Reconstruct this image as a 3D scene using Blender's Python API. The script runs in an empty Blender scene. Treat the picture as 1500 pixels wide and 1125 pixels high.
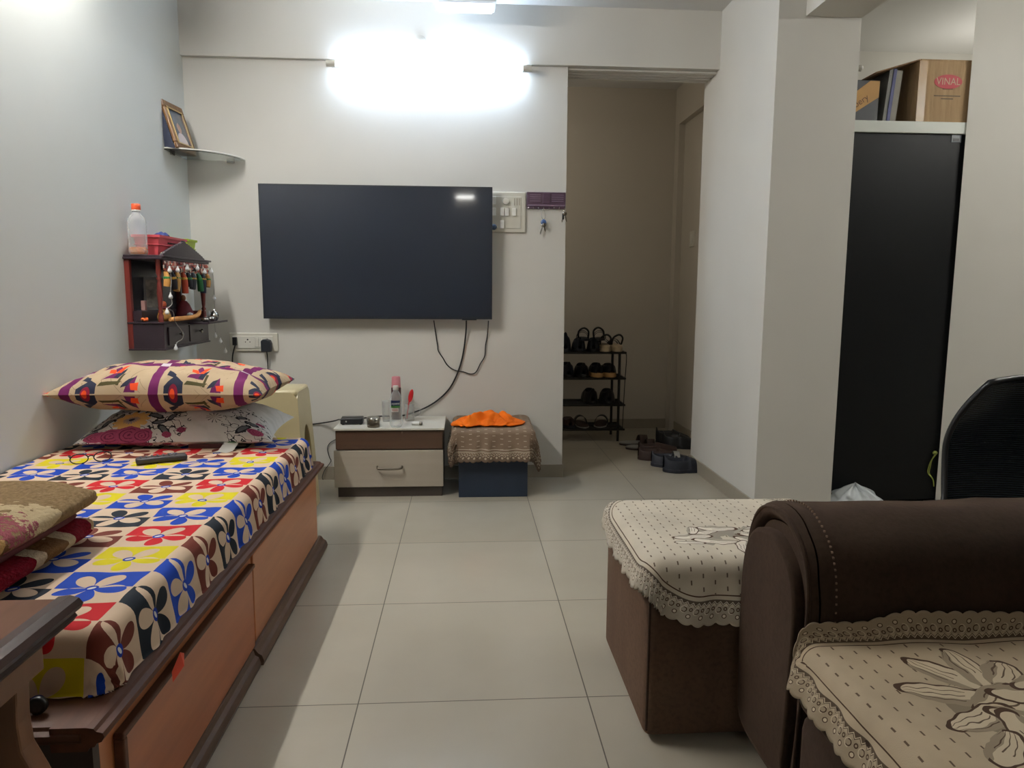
import bpy, bmesh, math, random
from mathutils import Vector, Matrix, noise
random.seed(7)
PI = math.pi
scene = bpy.context.scene
COL = scene.collection

# ------------------------------------------------------------------ helpers
def tag(o, label=None, cat=None, group=None, kind=None):
    if label: o['label'] = label
    if cat: o['category'] = cat
    if group: o['group'] = group
    if kind: o['kind'] = kind
    return o

def thing(name, label, cat, loc=(0, 0, 0), rz=0.0, group=None):
    o = bpy.data.objects.new(name, None)
    COL.objects.link(o)
    o.location = loc
    o.rotation_euler = (0, 0, rz)
    o.empty_display_size = 0.05
    return tag(o, label, cat, group)

class MB:
    """collects shapes (in world or local coordinates) for ONE mesh object"""
    def __init__(s):
        s.v = []; s.f = []; s.uv = {}; s.uv2 = {}; s.sm = []
    def add(s, vs, fs, smooth=False, uvs=None, uvs2=None):
        b = len(s.v)
        s.v += [tuple(p) for p in vs]
        for f in fs:
            s.f.append(tuple(b + i for i in f)); s.sm.append(smooth)
        if uvs:
            for i, q in enumerate(uvs): s.uv[b + i] = q
        if uvs2:
            for i, q in enumerate(uvs2): s.uv2[b + i] = q
        return s
    def box(s, x0, x1, y0, y1, z0, z1, M=None):
        vs = [(x, y, z) for z in (z0, z1) for y in (y0, y1) for x in (x0, x1)]
        if M is not None: vs = [M @ Vector(p) for p in vs]
        return s.add(vs, [(0, 2, 3, 1), (4, 5, 7, 6), (0, 1, 5, 4), (2, 6, 7, 3), (0, 4, 6, 2), (1, 3, 7, 5)])
    def prism(s, pts, axis, t0, t1, M=None):
        """polygon pts (2D) extruded along axis 0/1/2; other two axes in order"""
        n = len(pts); vs = []
        for t in (t0, t1):
            for a, b in pts:
                p = [a, b]; p.insert(axis, t); vs.append(Vector(p))
        if M is not None: vs = [M @ p for p in vs]
        fs = [tuple(range(n - 1, -1, -1)), tuple(range(n, 2 * n))]
        fs += [(i, (i + 1) % n, n + (i + 1) % n, n + i) for i in range(n)]
        return s.add(vs, fs)
    def cyl(s, p0, p1, r0, r1=None, n=16, cap=True):
        r1 = r0 if r1 is None else r1
        p0 = Vector(p0); p1 = Vector(p1); d = (p1 - p0).normalized()
        a = d.orthogonal().normalized(); b = d.cross(a)
        vs = []
        for p, r in ((p0, r0), (p1, r1)):
            vs += [p + a * (r * math.cos(2 * PI * i / n)) + b * (r * math.sin(2 * PI * i / n)) for i in range(n)]
        s.add(vs, [(i, (i + 1) % n, n + (i + 1) % n, n + i) for i in range(n)], True)
        if cap: s.add(vs, [tuple(range(n - 1, -1, -1)), tuple(range(n, 2 * n))])
        return s
    def tube(s, pts, r, n=8, closed=False, sub=6):
        pts = [Vector(p) for p in pts]
        if sub > 1 and len(pts) > 2:
            q = []; m = len(pts)
            for i in range(m if closed else m - 1):
                if closed: p = [pts[(i + k) % m] for k in (-1, 0, 1, 2)]
                else: p = [pts[max(i - 1, 0)], pts[i], pts[i + 1], pts[min(i + 2, m - 1)]]
                for j in range(sub):
                    t = j / sub
                    q.append(0.5 * ((2 * p[1]) + (p[2] - p[0]) * t + (2 * p[0] - 5 * p[1] + 4 * p[2] - p[3]) * t * t + (3 * p[1] - p[0] - 3 * p[2] + p[3]) * t ** 3))
            if not closed: q.append(pts[-1])
            pts = q
        m = len(pts); vs = []; a = None
        for i in range(m):
            if closed: d = pts[(i + 1) % m] - pts[i - 1]
            else: d = pts[min(i + 1, m - 1)] - pts[max(i - 1, 0)]
            if d.length < 1e-9: d = Vector((0, 0, 1))
            d.normalize()
            if a is None: a = d.orthogonal().normalized()
            a = (a - d * a.dot(d))
            a = a.normalized() if a.length > 1e-6 else d.orthogonal().normalized()
            b = d.cross(a)
            rr = r(i / (m - 1)) if callable(r) else r
            vs += [pts[i] + a * (rr * math.cos(2 * PI * k / n)) + b * (rr * math.sin(2 * PI * k / n)) for k in range(n)]
        fs = [(i * n + k, i * n + (k + 1) % n, ((i + 1) % m) * n + (k + 1) % n, ((i + 1) % m) * n + k) for i in range(m if closed else m - 1) for k in range(n)]
        s.add(vs, fs, True)
        if not closed: s.add(vs[:n] + vs[-n:], [tuple(range(n - 1, -1, -1)), tuple(range(n, 2 * n))])
        return s
    def lathe(s, prof, c=(0, 0, 0), n=24, M=None, smooth=True):
        """prof: list of (radius, z)"""
        vs = []
        for r, z in prof:
            for k in range(n):
                p = Vector((c[0] + r * math.cos(2 * PI * k / n), c[1] + r * math.sin(2 * PI * k / n), c[2] + z))
                vs.append(M @ p if M is not None else p)
        m = len(prof)
        fs = [(i * n + k, i * n + (k + 1) % n, (i + 1) * n + (k + 1) % n, (i + 1) * n + k) for i in range(m - 1) for k in range(n)]
        s.add(vs, fs, smooth)
        if prof[0][0] > 1e-6: s.add(vs[:n], [tuple(range(n - 1, -1, -1))])
        if prof[-1][0] > 1e-6: s.add(vs[-n:], [tuple(range(n))])
        return s
    def ell(s, c, r, n=16, m=10, M=None):
        r = (r, r, r) if not isinstance(r, (tuple, list)) else r
        vs = []
        for i in range(m + 1):
            th = PI * i / m
            for k in range(n):
                ph = 2 * PI * k / n
                p = Vector((r[0] * math.sin(th) * math.cos(ph), r[1] * math.sin(th) * math.sin(ph), -r[2] * math.cos(th)))
                if M is not None: p = M @ p
                vs.append(p + Vector(c))
        return s.add(vs, [(i * n + k, i * n + (k + 1) % n, (i + 1) * n + (k + 1) % n, (i + 1) * n + k) for i in range(m) for k in range(n)], True)
    def grid(s, fn, nu, nv, uvfn=None, uv2fn=None, flip=False, wrap=False):
        vs = []; uv = []; uv2 = []
        for j in range(nv + 1):
            for i in range(nu if wrap else nu + 1):
                u, v = i / nu, j / nv
                vs.append(fn(u, v))
                if uvfn: uv.append(uvfn(u, v))
                if uv2fn: uv2.append(uv2fn(u, v))
        w = nu if wrap else nu + 1
        fs = []
        for j in range(nv):
            for i in range(nu):
                q = (j * w + i, j * w + (i + 1) % w, (j + 1) * w + (i + 1) % w, (j + 1) * w + i)
                fs.append(q[::-1] if flip else q)
        return s.add(vs, fs, True, uv or None, uv2 or None)
    def rbox(s, x0, x1, y0, y1, z0, z1, r, n=4, M=None):
        """soft box: superellipsoid-like rounded box made by projecting a subdivided box"""
        c = Vector(((x0 + x1) / 2, (y0 + y1) / 2, (z0 + z1) / 2)); h = Vector(((x1 - x0) / 2, (y1 - y0) / 2, (z1 - z0) / 2))
        bm = bmesh.new(); bmesh.ops.create_cube(bm, size=2)
        for v in bm.verts: v.co = Vector((v.co.x * h.x, v.co.y * h.y, v.co.z * h.z))
        rr = min(r, min(h) * 0.98)
        bmesh.ops.bevel(bm, geom=bm.edges[:] , offset=rr, segments=n, profile=0.5, affect='EDGES')
        bm.verts.index_update()
        vs = [v.co + c for v in bm.verts]
        if M is not None: vs = [M @ p for p in vs]
        fs = [tuple(v.index for v in f.verts) for f in bm.faces]
        bm.free()
        return s.add(vs, fs, True)
    def build(s, name, mat, parent=None, bevel=0.0, weld=False, loc=None, recalc=True, solid=0.0, subsurf=0):
        o_loc = Vector((0, 0, 0))
        if parent is not None:
            p = parent; chain = []
            o_loc = Vector((0, 0, 0))
            inv = world_of(parent).inverted()
        elif loc is not None:
            inv = Matrix.Translation(-Vector(loc))
        else:
            inv = None
        vs = s.v if inv is None else [tuple(inv @ Vector(p)) for p in s.v]
        me = bpy.data.meshes.new(name)
        me.from_pydata(vs, [], s.f)
        me.polygons.foreach_set('use_smooth', s.sm)
        if s.uv:
            l = me.uv_layers.new(name='UVMap')
            for lp in me.loops: l.data[lp.index].uv = s.uv.get(lp.vertex_index, (0, 0))
        if s.uv2:
            l = me.uv_layers.new(name='Edge')
            for lp in me.loops: l.data[lp.index].uv = s.uv2.get(lp.vertex_index, (0, 0))
        if recalc or weld:
            bm = bmesh.new(); bm.from_mesh(me)
            if weld: bmesh.ops.remove_doubles(bm, verts=bm.verts, dist=weld if not isinstance(weld, bool) else 1e-5)
            if recalc: bmesh.ops.recalc_face_normals(bm, faces=bm.faces)
            bm.to_mesh(me); bm.free()
        if mat: me.materials.append(mat)
        o = bpy.data.objects.new(name, me)
        COL.objects.link(o)
        if parent is not None: o.parent = parent
        elif loc is not None: o.location = loc
        if subsurf:
            m = o.modifiers.new('Subdivision', 'SUBSURF'); m.levels = subsurf; m.render_levels = subsurf
        if solid:
            m = o.modifiers.new('Solidify', 'SOLIDIFY'); m.thickness = solid; m.offset = -1
        if bevel:
            m = o.modifiers.new('Bevel', 'BEVEL'); m.width = bevel; m.segments = 2; m.limit_method = 'ANGLE'; m.angle_limit = 0.6
        return o

def world_of(o):
    m = Matrix.LocRotScale(o.location, o.rotation_euler, o.scale)
    return m if o.parent is None else world_of(o.parent) @ m

def copy_thing(root, loc, rz, label=None, name=None):
    r = root.copy(); COL.objects.link(r)
    r.location = loc; r.rotation_euler = (0, 0, rz)
    if label: r['label'] = label
    for ch in list(root.children):
        c = ch.copy(); COL.objects.link(c); c.parent = r
        for g in list(ch.children):
            d = g.copy(); COL.objects.link(d); d.parent = c
    return r

def B(*a, **k): return MB().box(*a, **k)
def RX(a): return Matrix.Rotation(a, 4, 'X')
def RY(a): return Matrix.Rotation(a, 4, 'Y')
def RZ(a): return Matrix.Rotation(a, 4, 'Z')
def T(x, y, z): return Matrix.Translation((x, y, z))
def nz(x, y, z=0.0): return noise.noise(Vector((x, y, z)))

def text_mesh(name, body, size, mat, parent, M, extrude=0.0, shear=0.0, sx=1.0):
    cu = bpy.data.curves.new(name, 'FONT'); cu.body = body; cu.size = size
    cu.align_x = 'CENTER'; cu.align_y = 'CENTER'; cu.extrude = extrude; cu.shear = shear
    o = bpy.data.objects.new(name + '_src', cu); COL.objects.link(o)
    dg = bpy.context.evaluated_depsgraph_get()
    me = bpy.data.meshes.new_from_object(o.evaluated_get(dg))
    bpy.data.objects.remove(o); bpy.data.curves.remove(cu)
    me.name = name
    me.transform(world_of(parent).inverted() @ M @ Matrix.Diagonal((sx, 1, 1, 1)))
    me.materials.clear(); me.materials.append(mat)
    o = bpy.data.objects.new(name, me); COL.objects.link(o); o.parent = parent
    return o

# ------------------------------------------------------------------ materials
def lin(c):
    def f(x):
        x /= 255.0
        return x / 12.92 if x <= 0.04045 else ((x + 0.055) / 1.055) ** 2.4
    return (f(c[0]), f(c[1]), f(c[2]), 1.0)

class E:
    """tiny expression compiler: arithmetic on node sockets"""
    nt = None
    def __init__(s, sock): s.s = sock
    @staticmethod
    def m(op, *a, clamp=False):
        n = E.nt.nodes.new('ShaderNodeMath'); n.operation = op; n.use_clamp = clamp
        for i, x in enumerate(a):
            if isinstance(x, E): E.nt.links.new(x.s, n.inputs[i])
            else: n.inputs[i].default_value = float(x)
        return E(n.outputs[0])
    def __add__(s, o): return E.m('ADD', s, o)
    __radd__ = __add__
    def __sub__(s, o): return E.m('SUBTRACT', s, o)
    def __rsub__(s, o): return E.m('SUBTRACT', o, s)
    def __mul__(s, o): return E.m('MULTIPLY', s, o)
    __rmul__ = __mul__
    def __truediv__(s, o): return E.m('DIVIDE', s, o)
    def __neg__(s): return E.m('MULTIPLY', s, -1)
    def __lt__(s, o): return E.m('LESS_THAN', s, o)
    def __gt__(s, o): return E.m('GREATER_THAN', s, o)
    def fl(s): return E.m('FLOOR', s)
    def fr(s): return E.m('FRACT', s)
    def ab(s): return E.m('ABSOLUTE', s)
    def pw(s, p): return E.m('POWER', s, p)
    def sin(s): return E.m('SINE', s)
    def cos(s): return E.m('COSINE', s)
    def md(s, k): return E.m('FLOORED_MODULO', s, k)
def emin(a, b): return E.m('MINIMUM', a, b)
def emax(a, b): return E.m('MAXIMUM', a, b)
def hyp(a, b): return E.m('SQRT', a * a + b * b)
def xor(a, b): return (a - b).ab()
def ellf(u, v, cx, cy, rx, ry, ang=0.0):
    c, s = math.cos(ang), math.sin(ang)
    du = u - cx; dv = v - cy
    return hyp((du * c + dv * s) / rx, (dv * c - du * s) / ry)
def poly(u, v, pts):
    """convex polygon mask, counter-clockwise points"""
    r = None
    n = len(pts)
    for i in range(n):
        (x0, y0), (x1, y1) = pts[i], pts[(i + 1) % n]
        h = ((v - y0) * (x1 - x0) - (u - x0) * (y1 - y0)) > 0
        r = h if r is None else r * h
    return r

class Mat:
    def __init__(s, name, rough=0.6, metal=0.0, spec=0.5):
        s.m = bpy.data.materials.new(name); s.m.use_nodes = True
        s.nt = s.m.node_tree; E.nt = s.nt
        s.b = s.nt.nodes['Principled BSDF']
        s.b.inputs['Roughness'].default_value = rough
        s.b.inputs['Metallic'].default_value = metal
        s.b.inputs['Specular IOR Level'].default_value = spec
    def rgb(s, c):
        n = s.nt.nodes.new('ShaderNodeRGB'); n.outputs[0].default_value = lin(c) if max(c) > 1.5 or len(c) == 3 else c
        return n.outputs[0]
    def mix(s, a, b, f):
        n = s.nt.nodes.new('ShaderNodeMix'); n.data_type = 'RGBA'; n.clamp_factor = True
        for i, x in ((6, a), (7, b)):
            if isinstance(x, tuple): n.inputs[i].default_value = lin(x)
            else: s.nt.links.new(x, n.inputs[i])
        if isinstance(f, E): s.nt.links.new(f.s, n.inputs[0])
        else: n.inputs[0].default_value = f
        return n.outputs[2]
    def color(s, sock):
        if isinstance(sock, tuple): s.b.inputs['Base Color'].default_value = lin(sock)
        else: s.nt.links.new(sock, s.b.inputs['Base Color'])
    def coords(s, kind='Object'):
        n = s.nt.nodes.new('ShaderNodeTexCoord'); return n.outputs[kind]
    def pos(s):
        n = s.nt.nodes.new('ShaderNodeNewGeometry'); return n.outputs['Position']
    def uv(s, layer='UVMap'):
        n = s.nt.nodes.new('ShaderNodeUVMap'); n.uv_map = layer
        x = s.nt.nodes.new('ShaderNodeSeparateXYZ'); s.nt.links.new(n.outputs[0], x.inputs[0])
        return E(x.outputs[0]), E(x.outputs[1])
    def xyz(s, sock):
        x = s.nt.nodes.new('ShaderNodeSeparateXYZ'); s.nt.links.new(sock, x.inputs[0])
        return E(x.outputs[0]), E(x.outputs[1]), E(x.outputs[2])
    def vec(s, a, b, c=0.0):
        n = s.nt.nodes.new('ShaderNodeCombineXYZ')
        for i, x in enumerate((a, b, c)):
            if isinstance(x, E): s.nt.links.new(x.s, n.inputs[i])
            else: n.inputs[i].default_value = x
        return n.outputs[0]
    def noise(s, scale, detail=4, vec=None, rough=0.55, stretch=None):
        n = s.nt.nodes.new('ShaderNodeTexNoise'); n.inputs['Scale'].default_value = scale
        n.inputs['Detail'].default_value = detail; n.inputs['Roughness'].default_value = rough
        v = vec if vec is not None else s.coords()
        if stretch:
            mp = s.nt.nodes.new('ShaderNodeMapping'); mp.inputs['Scale'].default_value = stretch
            s.nt.links.new(v, mp.inputs[0]); v = mp.outputs[0]
        s.nt.links.new(v, n.inputs['Vector'])
        return E(n.outputs[0])
    def bump(s, h, strength=0.2, dist=0.01):
        n = s.nt.nodes.new('ShaderNodeBump'); n.inputs['Strength'].default_value = strength; n.inputs['Distance'].default_value = dist
        s.nt.links.new(h.s, n.inputs['Height']); s.nt.links.new(n.outputs[0], s.b.inputs['Normal'])
        return s

def plain(name, c, rough=0.55, metal=0.0, var=0.06, scale=8.0, bump=0.0, bscale=60.0, spec=0.5):
    m = Mat(name, rough, metal, spec)
    d = tuple(max(0, x * (1 - var * 2)) for x in c)
    f = m.noise(scale, 3)
    m.color(m.mix(tuple(c), d, E.m('MULTIPLY', f - 0.35, 1.6, clamp=True)))
    if bump: m.bump(m.noise(bscale, 4), bump, 0.005)
    return m.m

def wood(name, c1, c2, rough=0.45, axis='Y', scale=6.0):
    m = Mat(name, rough)
    st = {'Y': (9, 0.6, 9), 'X': (0.6, 9, 9), 'Z': (9, 9, 0.6)}[axis]
    f = m.noise(scale, 6, stretch=st)
    g = m.noise(2.0, 2)
    m.color(m.mix(m.mix(c1, c2, E.m('MULTIPLY', f - 0.3, 2.2, clamp=True)), c2, g * 0.5))
    m.bump(f, 0.08, 0.002)
    return m.m

def glass(name, tint=(245, 250, 248), rough=0.03, ior=1.3):
    m = Mat(name, rough)
    m.color(tint); m.b.inputs['Transmission Weight'].default_value = 1.0; m.b.inputs['IOR'].default_value = ior
    f = m.noise(12, 2); m.bump(f, 0.03, 0.002)
    return m.m

def emit(name, c, strength):
    m = Mat(name, 0.4)
    m.color(c)
    m.b.inputs['Emission Color'].default_value = lin(c)
    m.b.inputs['Emission Strength'].default_value = strength
    return m.m
# ------------------------------------------------------------------ material library
def wall_paint(name, c):
    m = Mat(name, 0.55, spec=0.3)
    f = m.noise(1.3, 3, vec=m.pos()); g = m.noise(45, 5, vec=m.pos())
    d = tuple(x * 0.95 for x in c)
    m.color(m.mix(c, d, E.m('MULTIPLY', f - 0.35, 1.6, clamp=True)))
    return m.bump(g, 0.05, 0.003).m
M_wall = wall_paint('white_wall_paint', (212, 209, 201))
M_wall_l = wall_paint('pale_left_wall_paint', (216, 218, 213))
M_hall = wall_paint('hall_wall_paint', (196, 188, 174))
M_dim = wall_paint('far_wall_paint', (176, 168, 156))
M_ceil = wall_paint('ceiling_paint', (214, 212, 208))

def tile_floor():
    m = Mat('glossy_floor_tiles', 0.16, spec=0.45)
    x, y, z = m.xyz(m.pos())
    tx = (x + 0.2794) / 0.6; ty = (y - 2.9647) / 0.6
    fx = (tx.fr() - 0.5).ab(); fy = (ty.fr() - 0.5).ab()
    g = E.m('GREATER_THAN', emax(fx, fy), 0.5 - 0.0027)
    cell = tx.fl() * 12.9898 + ty.fl() * 78.233
    rnd = (cell.sin() * 43758.5).fr()
    n = m.noise(2.2, 5, vec=m.pos())
    base = m.mix((180, 172, 156), (168, 160, 144), E.m('MULTIPLY', n - 0.3, 2.0, clamp=True))
    base = m.mix(base, (186, 178, 163), rnd * 0.35)
    m.color(m.mix(base, (88, 80, 68), g))
    r = m.noise(7, 3, vec=m.pos()) * 0.08 + 0.13
    m.nt.links.new((r + g * 0.4).s, m.b.inputs['Roughness'])
    m.bump(g * -1.0 + m.noise(1.5, 2, vec=m.pos()) * 0.15, 0.08, 0.002)
    return m.m
M_floor = tile_floor()
M_skirt = plain('skirting_tile', (158, 149, 132), 0.3, var=0.04)
M_white = plain('white_plastic', (214, 212, 204), 0.35, var=0.02)
M_offwhite = plain('off_white_plastic', (198, 194, 182), 0.4, var=0.02)
M_black = plain('black_plastic', (22, 23, 26), 0.4, var=0.1)
M_cable = plain('black_cable_rubber', (20, 19, 20), 0.5, var=0.1)
M_steel = plain('brushed_steel', (178, 176, 170), 0.25, 1.0, 0.05)
M_dsteel = plain('dull_steel', (120, 112, 100), 0.35, 1.0, 0.05)
M_hole = plain('dark_slot', (14, 13, 12), 0.7, var=0.02)

# ------------------------------------------------------------------ room shell
def struct(name, mb, mat, bevel=0.0):
    return tag(mb.build(name, mat, bevel=bevel), kind='structure')
XL, XR, YB, ZC, ZB = -1.467, 1.38, 4.03, 2.56, 2.262
YN, XF = -2.3, 3.3
struct('floor', B(XL - .1, XF + .1, YN - .1, 5.62, -0.06, 0.0), M_floor)
struct('ceiling', B(XL - .1, XF + .1, YN - .1, 5.62, ZC, ZC + .08), M_ceil)
struct('wall_left', B(XL - .1, XL, YN - .1, YB + .22, 0, ZC), M_wall_l)
struct('wall_back', B(XL, .555, YB, YB + .22, 0, ZC), M_wall)
struct('trim_1', MB().box(XL, XR, YB - .028, YB, ZB, ZC).box(.555, XR, YB, YB + .22, ZB, ZC), M_wall)          # beam over the doorway
lt = MB()
for i in range(4): lt.box(.556, XR - .001, YB + .012 + i * .052, YB + .012 + i * .052 + .030, ZB - .012, ZB - .0005)
struct('trim_2', lt, M_wall, .003)                                                                                 # grooved soffit in the doorway
struct('wall_right', B(XR, 1.758, 3.265, YB + .22, 0, ZC), M_wall)
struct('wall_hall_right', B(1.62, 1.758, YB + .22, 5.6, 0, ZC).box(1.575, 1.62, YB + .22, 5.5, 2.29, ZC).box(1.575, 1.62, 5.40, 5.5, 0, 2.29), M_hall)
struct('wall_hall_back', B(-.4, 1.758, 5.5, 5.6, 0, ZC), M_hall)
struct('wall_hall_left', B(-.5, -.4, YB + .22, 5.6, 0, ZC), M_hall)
struct('trim_4', B(1.504, 1.758, YN, 3.265, 2.275, ZC), M_wall)                                                  # long beam running from the column towards the viewer
struct('wall_store_back', B(1.758, XF, 4.56, 4.66, 0, ZC), M_wall)
struct('wall_near_right', MB().prism([(2.365, 3.38), (XF, 3.38), (XF, 3.46), (2.47, 3.46)], 2, 0, ZC), M_wall)
struct('wall_far_right', B(XF, XF + .1, YN - .1, 4.66, 0, ZC), M_wall)
struct('wall_behind', B(XL - .1, XF + .1, YN - .1, YN, 0, ZC), M_dim)
M_loft = plain('loft_slab_white', (214, 218, 210), 0.4, var=0.02)
struct('trim_3', B(1.759, XF, 3.465, 4.56, 1.815, 1.868).box(1.759, 2.38, 3.386, 3.465, 1.815, 1.868), M_loft, .002)       # loft slab with its pale edge
def skirt(name, x0, x1, y0, y1):
    struct(name, B(x0, x1, y0, y1, 0, .076), M_skirt, .002)
skirt('baseboard_back', XL, .562, YB - .011, YB)
skirt('baseboard_right', XR - .011, XR, 3.265, YB + .22)
skirt('baseboard_hall_right', 1.609, 1.6195, YB + .22, 5.398)
skirt('baseboard_hall_back', -.4, 1.57, 5.489, 5.4995)
skirt('baseboard_left', XL, XL + .011, 3.0, YB - .012)

# ------------------------------------------------------------------ tube lights
M_tube = emit('lit_tube', (206, 228, 255), 72.0)
M_tube2 = emit('lit_side_tube', (252, 250, 246), 330.0)
def tube_light(label, p0, p1, wall_dir, mt):
    p0 = Vector(p0); p1 = Vector(p1); d = (p1 - p0).normalized(); w = Vector(wall_dir)
    t = thing('tube_light', label, 'tube light', tuple((p0 + p1) / 2))
    s = MB()
    # batten against the wall
    c0 = p0 + w * .043 + Vector((0, 0, .012)); c1 = p1 + w * .043 + Vector((0, 0, .012))
    q = MB()
    lo = Vector([min(c0[i], c1[i]) for i in range(3)]); hi = Vector([max(c0[i], c1[i]) for i in range(3)])
    e = Vector([.012 if abs(w[i]) > .5 else (.016 if i == 2 else 0) for i in range(3)])
    lo -= e; hi += e
    q.box(lo.x, hi.x, lo.y, hi.y, lo.z, hi.z)
    q.build('batten', M_offwhite, t, .003)
    s.cyl(p0 + d * .03, p1 - d * .03, .0135, n=12)
    s.build('tube', mt, t)
    for a, b in ((p0 - d * .018, p0 + d * .03), (p1 - d * .03, p1 + d * .018)):
        MB().cyl(a, b, .016, n=14).build('end_cap', M_offwhite, t)
    return t
# 
tube_light('long lit white tube light on the wall under the beam above the television', (-.70, 3.975, 2.232), (.335, 3.975, 2.232), (0, 1, 0), M_tube)
M_tube4 = emit('lit_rear_tube', (248, 248, 244), 190.0)
tube_light('fourth lit tube light on the wall behind the viewer, seen in the television screen', (-.15, YN + .055, 2.12), (.15, YN + .055, 2.12), (0, -1, 0), M_tube4)
M_tube3 = emit('lit_store_tube', (246, 246, 242), 125.0)
tube_light('third lit tube light high on the far right wall, out beyond the office chair', (3.245, 1.6, 2.34), (3.245, 2.7, 2.34), (1, 0, 0), M_tube3)
tube_light('second lit tube light fixed high on the left wall above the bed', (-1.412, 1.86, 2.45), (-1.412, 2.94, 2.45), (-1, 0, 0), M_tube2)

la = bpy.data.lights.new('hall_fill', 'POINT'); la.energy = 5.2; la.shadow_soft_size = .08; la.color = (1, .93, .82)  # unseen fill light added to brighten the hallway
lo_ = bpy.data.objects.new('hall_fill', la); COL.objects.link(lo_); lo_.location = (-.1, 4.75, 2.2)
lb = bpy.data.lights.new('loft_fill', 'POINT'); lb.energy = 4.0; lb.shadow_soft_size = .15; lb.color = (1, .97, .92)  # added fill light, hidden behind the near wall, lifts the loft ceiling
lo2 = bpy.data.objects.new('loft_fill', lb); COL.objects.link(lo2); lo2.location = (3.0, 4.05, 2.2)
t = thing('ceiling_lamp', 'white rectangular box lamp hanging under the ceiling at the top edge above the television', 'lamp', (.004, 3.80, ZC))
B(-.145, .155, 3.72, 3.87, 2.462, ZC).build('housing', plain('lamp_housing_white', (236, 240, 244), .3, var=.01), t, .012)
B(-.128, .138, 3.735, 3.855, 2.455, 2.4625).build('diffuser', emit('diffuser_added_glow', (240, 246, 255), 1.3), t, .003)  # unlit panel given a weak glow, standing in for tube light on it
MB().cyl((.125, 3.719, 2.523), (.125, 3.712, 2.523), .006, n=12).build('screw', M_hole, t)
t = tag(MB().lathe([(0, .010), (.018, .009), (.023, .005), (.027, .006), (.029, 0.0)], n=24, M=T(-.231, YB - .028, 2.363) @ RX(PI / 2)).build('junction_cover', M_white, loc=(-.231, YB - .028, 2.363)), 'small round white cover plate on the beam above the tube light', 'cover')

# ------------------------------------------------------------------ world, camera
w = bpy.data.worlds.new('World'); scene.world = w; w.use_nodes = True
w.node_tree.nodes['Background'].inputs[0].default_value = (.8, .85, 1, 1)
w.node_tree.nodes['Background'].inputs[1].default_value = 0.05
scene.view_settings.view_transform = 'Standard'
scene.view_settings.look = 'None'
scene.view_settings.exposure = 0.13
cam = bpy.data.cameras.new('Camera'); co = bpy.data.objects.new('Camera', cam); COL.objects.link(co)
r = Vector((0.99790345, -0.06443684, 0.00604914)); u = Vector((0.00227534, 0.12833763, 0.99172792)); f = Vector((0.06468015, 0.98963496, -0.12821518))
co.matrix_world = Matrix(((r.x, u.x, -f.x, 0), (r.y, u.y, -f.y, 0), (r.z, u.z, -f.z, 1.064074), (0, 0, 0, 1)))
cam.sensor_width = 36; cam.sensor_fit = 'HORIZONTAL'; cam.lens = 1053.59 * 36 / 1500; cam.clip_start = .02
scene.camera = co
# ------------------------------------------------------------------ cloth helper
def drape_pt(x, y, rect, top, r, ripple=0.0, flare=0.12, zmin=None, wr=0.0):
    """fold the flat point (x, y) over a box whose top is rect at height top"""
    x0, x1, y0, y1 = rect
    qx = min(max(x, x0 + r), x1 - r); qy = min(max(y, y0 + r), y1 - r)
    dx, dy = x - qx, y - qy
    e = math.hypot(dx, dy)
    z = top + wr * (nz(x * 9, y * 9, 1.3) + .6 * nz(x * 22, y * 22, 4.1))
    if e < 1e-9: return (x, y, z)
    nx, ny = dx / e, dy / e
    q = r * PI / 2
    if e < q:
        a = e / r; out = r * math.sin(a); dn = r * (1 - math.cos(a))
    else:
        out = r + (e - q) * flare; dn = r + (e - q) * math.sqrt(max(0, 1 - flare * flare))
        k = min(1, (e - q) / .06)
        s = (x * -ny + y * nx)
        out += k * ripple * (math.sin(s * 62 + 3 * nz(s * 7, 0.3, 2)) + .7 * nz(s * 25, e * 4, 5) + .5)
    z = z - dn
    if zmin is not None and z < zmin: 
        out += (zmin - z) * .3; z = zmin
    return (qx + nx * out, qy + ny * out, z)

# ------------------------------------------------------------------ bed
M_bedside = wood('bed_side_laminate', (192, 126, 84), (164, 102, 64), .35, 'Y', 3)
M_beddoor = wood('bed_drawer_laminate', (180, 108, 68), (152, 86, 52), .35, 'Y', 3)
M_rim = wood('dark_bed_moulding', (98, 60, 40), (70, 41, 28), .5, 'Y', 5)
M_rimx = wood('dark_bed_moulding_end', (94, 60, 40), (66, 40, 27), .5, 'X', 5)
M_base = wood('worn_base_moulding', (104, 78, 58), (74, 52, 38), .5, 'Y', 7)
M_bedend = plain('dark_bed_end', (52, 34, 26), .5)
for _m in (M_rim, M_rimx): _m.node_tree.nodes['Principled BSDF'].inputs['Specular IOR Level'].default_value = .25
bed = thing('bed', 'wooden box bed with storage panels standing along the left wall', 'bed', (-1.03, 2.0, 0))
BX0, BX1, BY0, BY1 = XL + .004, -.612, 1.135, 2.90
B(BX0, BX1, BY0, BY0 + .02, .03, .33).build('end_panel', M_bedend, bed)
B(BX0, BX1 - .02, BY1 - .02, BY1, .03, .33).build('end_panel', M_bedside, bed)
B(BX1 - .02, BX1, BY0 + .02, BY1, .03, .33).build('side_panel', M_bedside, bed, .002)
prof = [(-.66, .33), (-.604, .33), (-.600, .336), (-.592, .338), (-.588, .344), (-.581, .346), (-.576, .354), (-.578, .361), (-.588, .364), (-.592, .369), (-.604, .371), (-.66, .371)]
MB().prism(prof, 1, BY0 - .03, BY1 + .015).build('rim_moulding', M_rim, bed)
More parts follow.
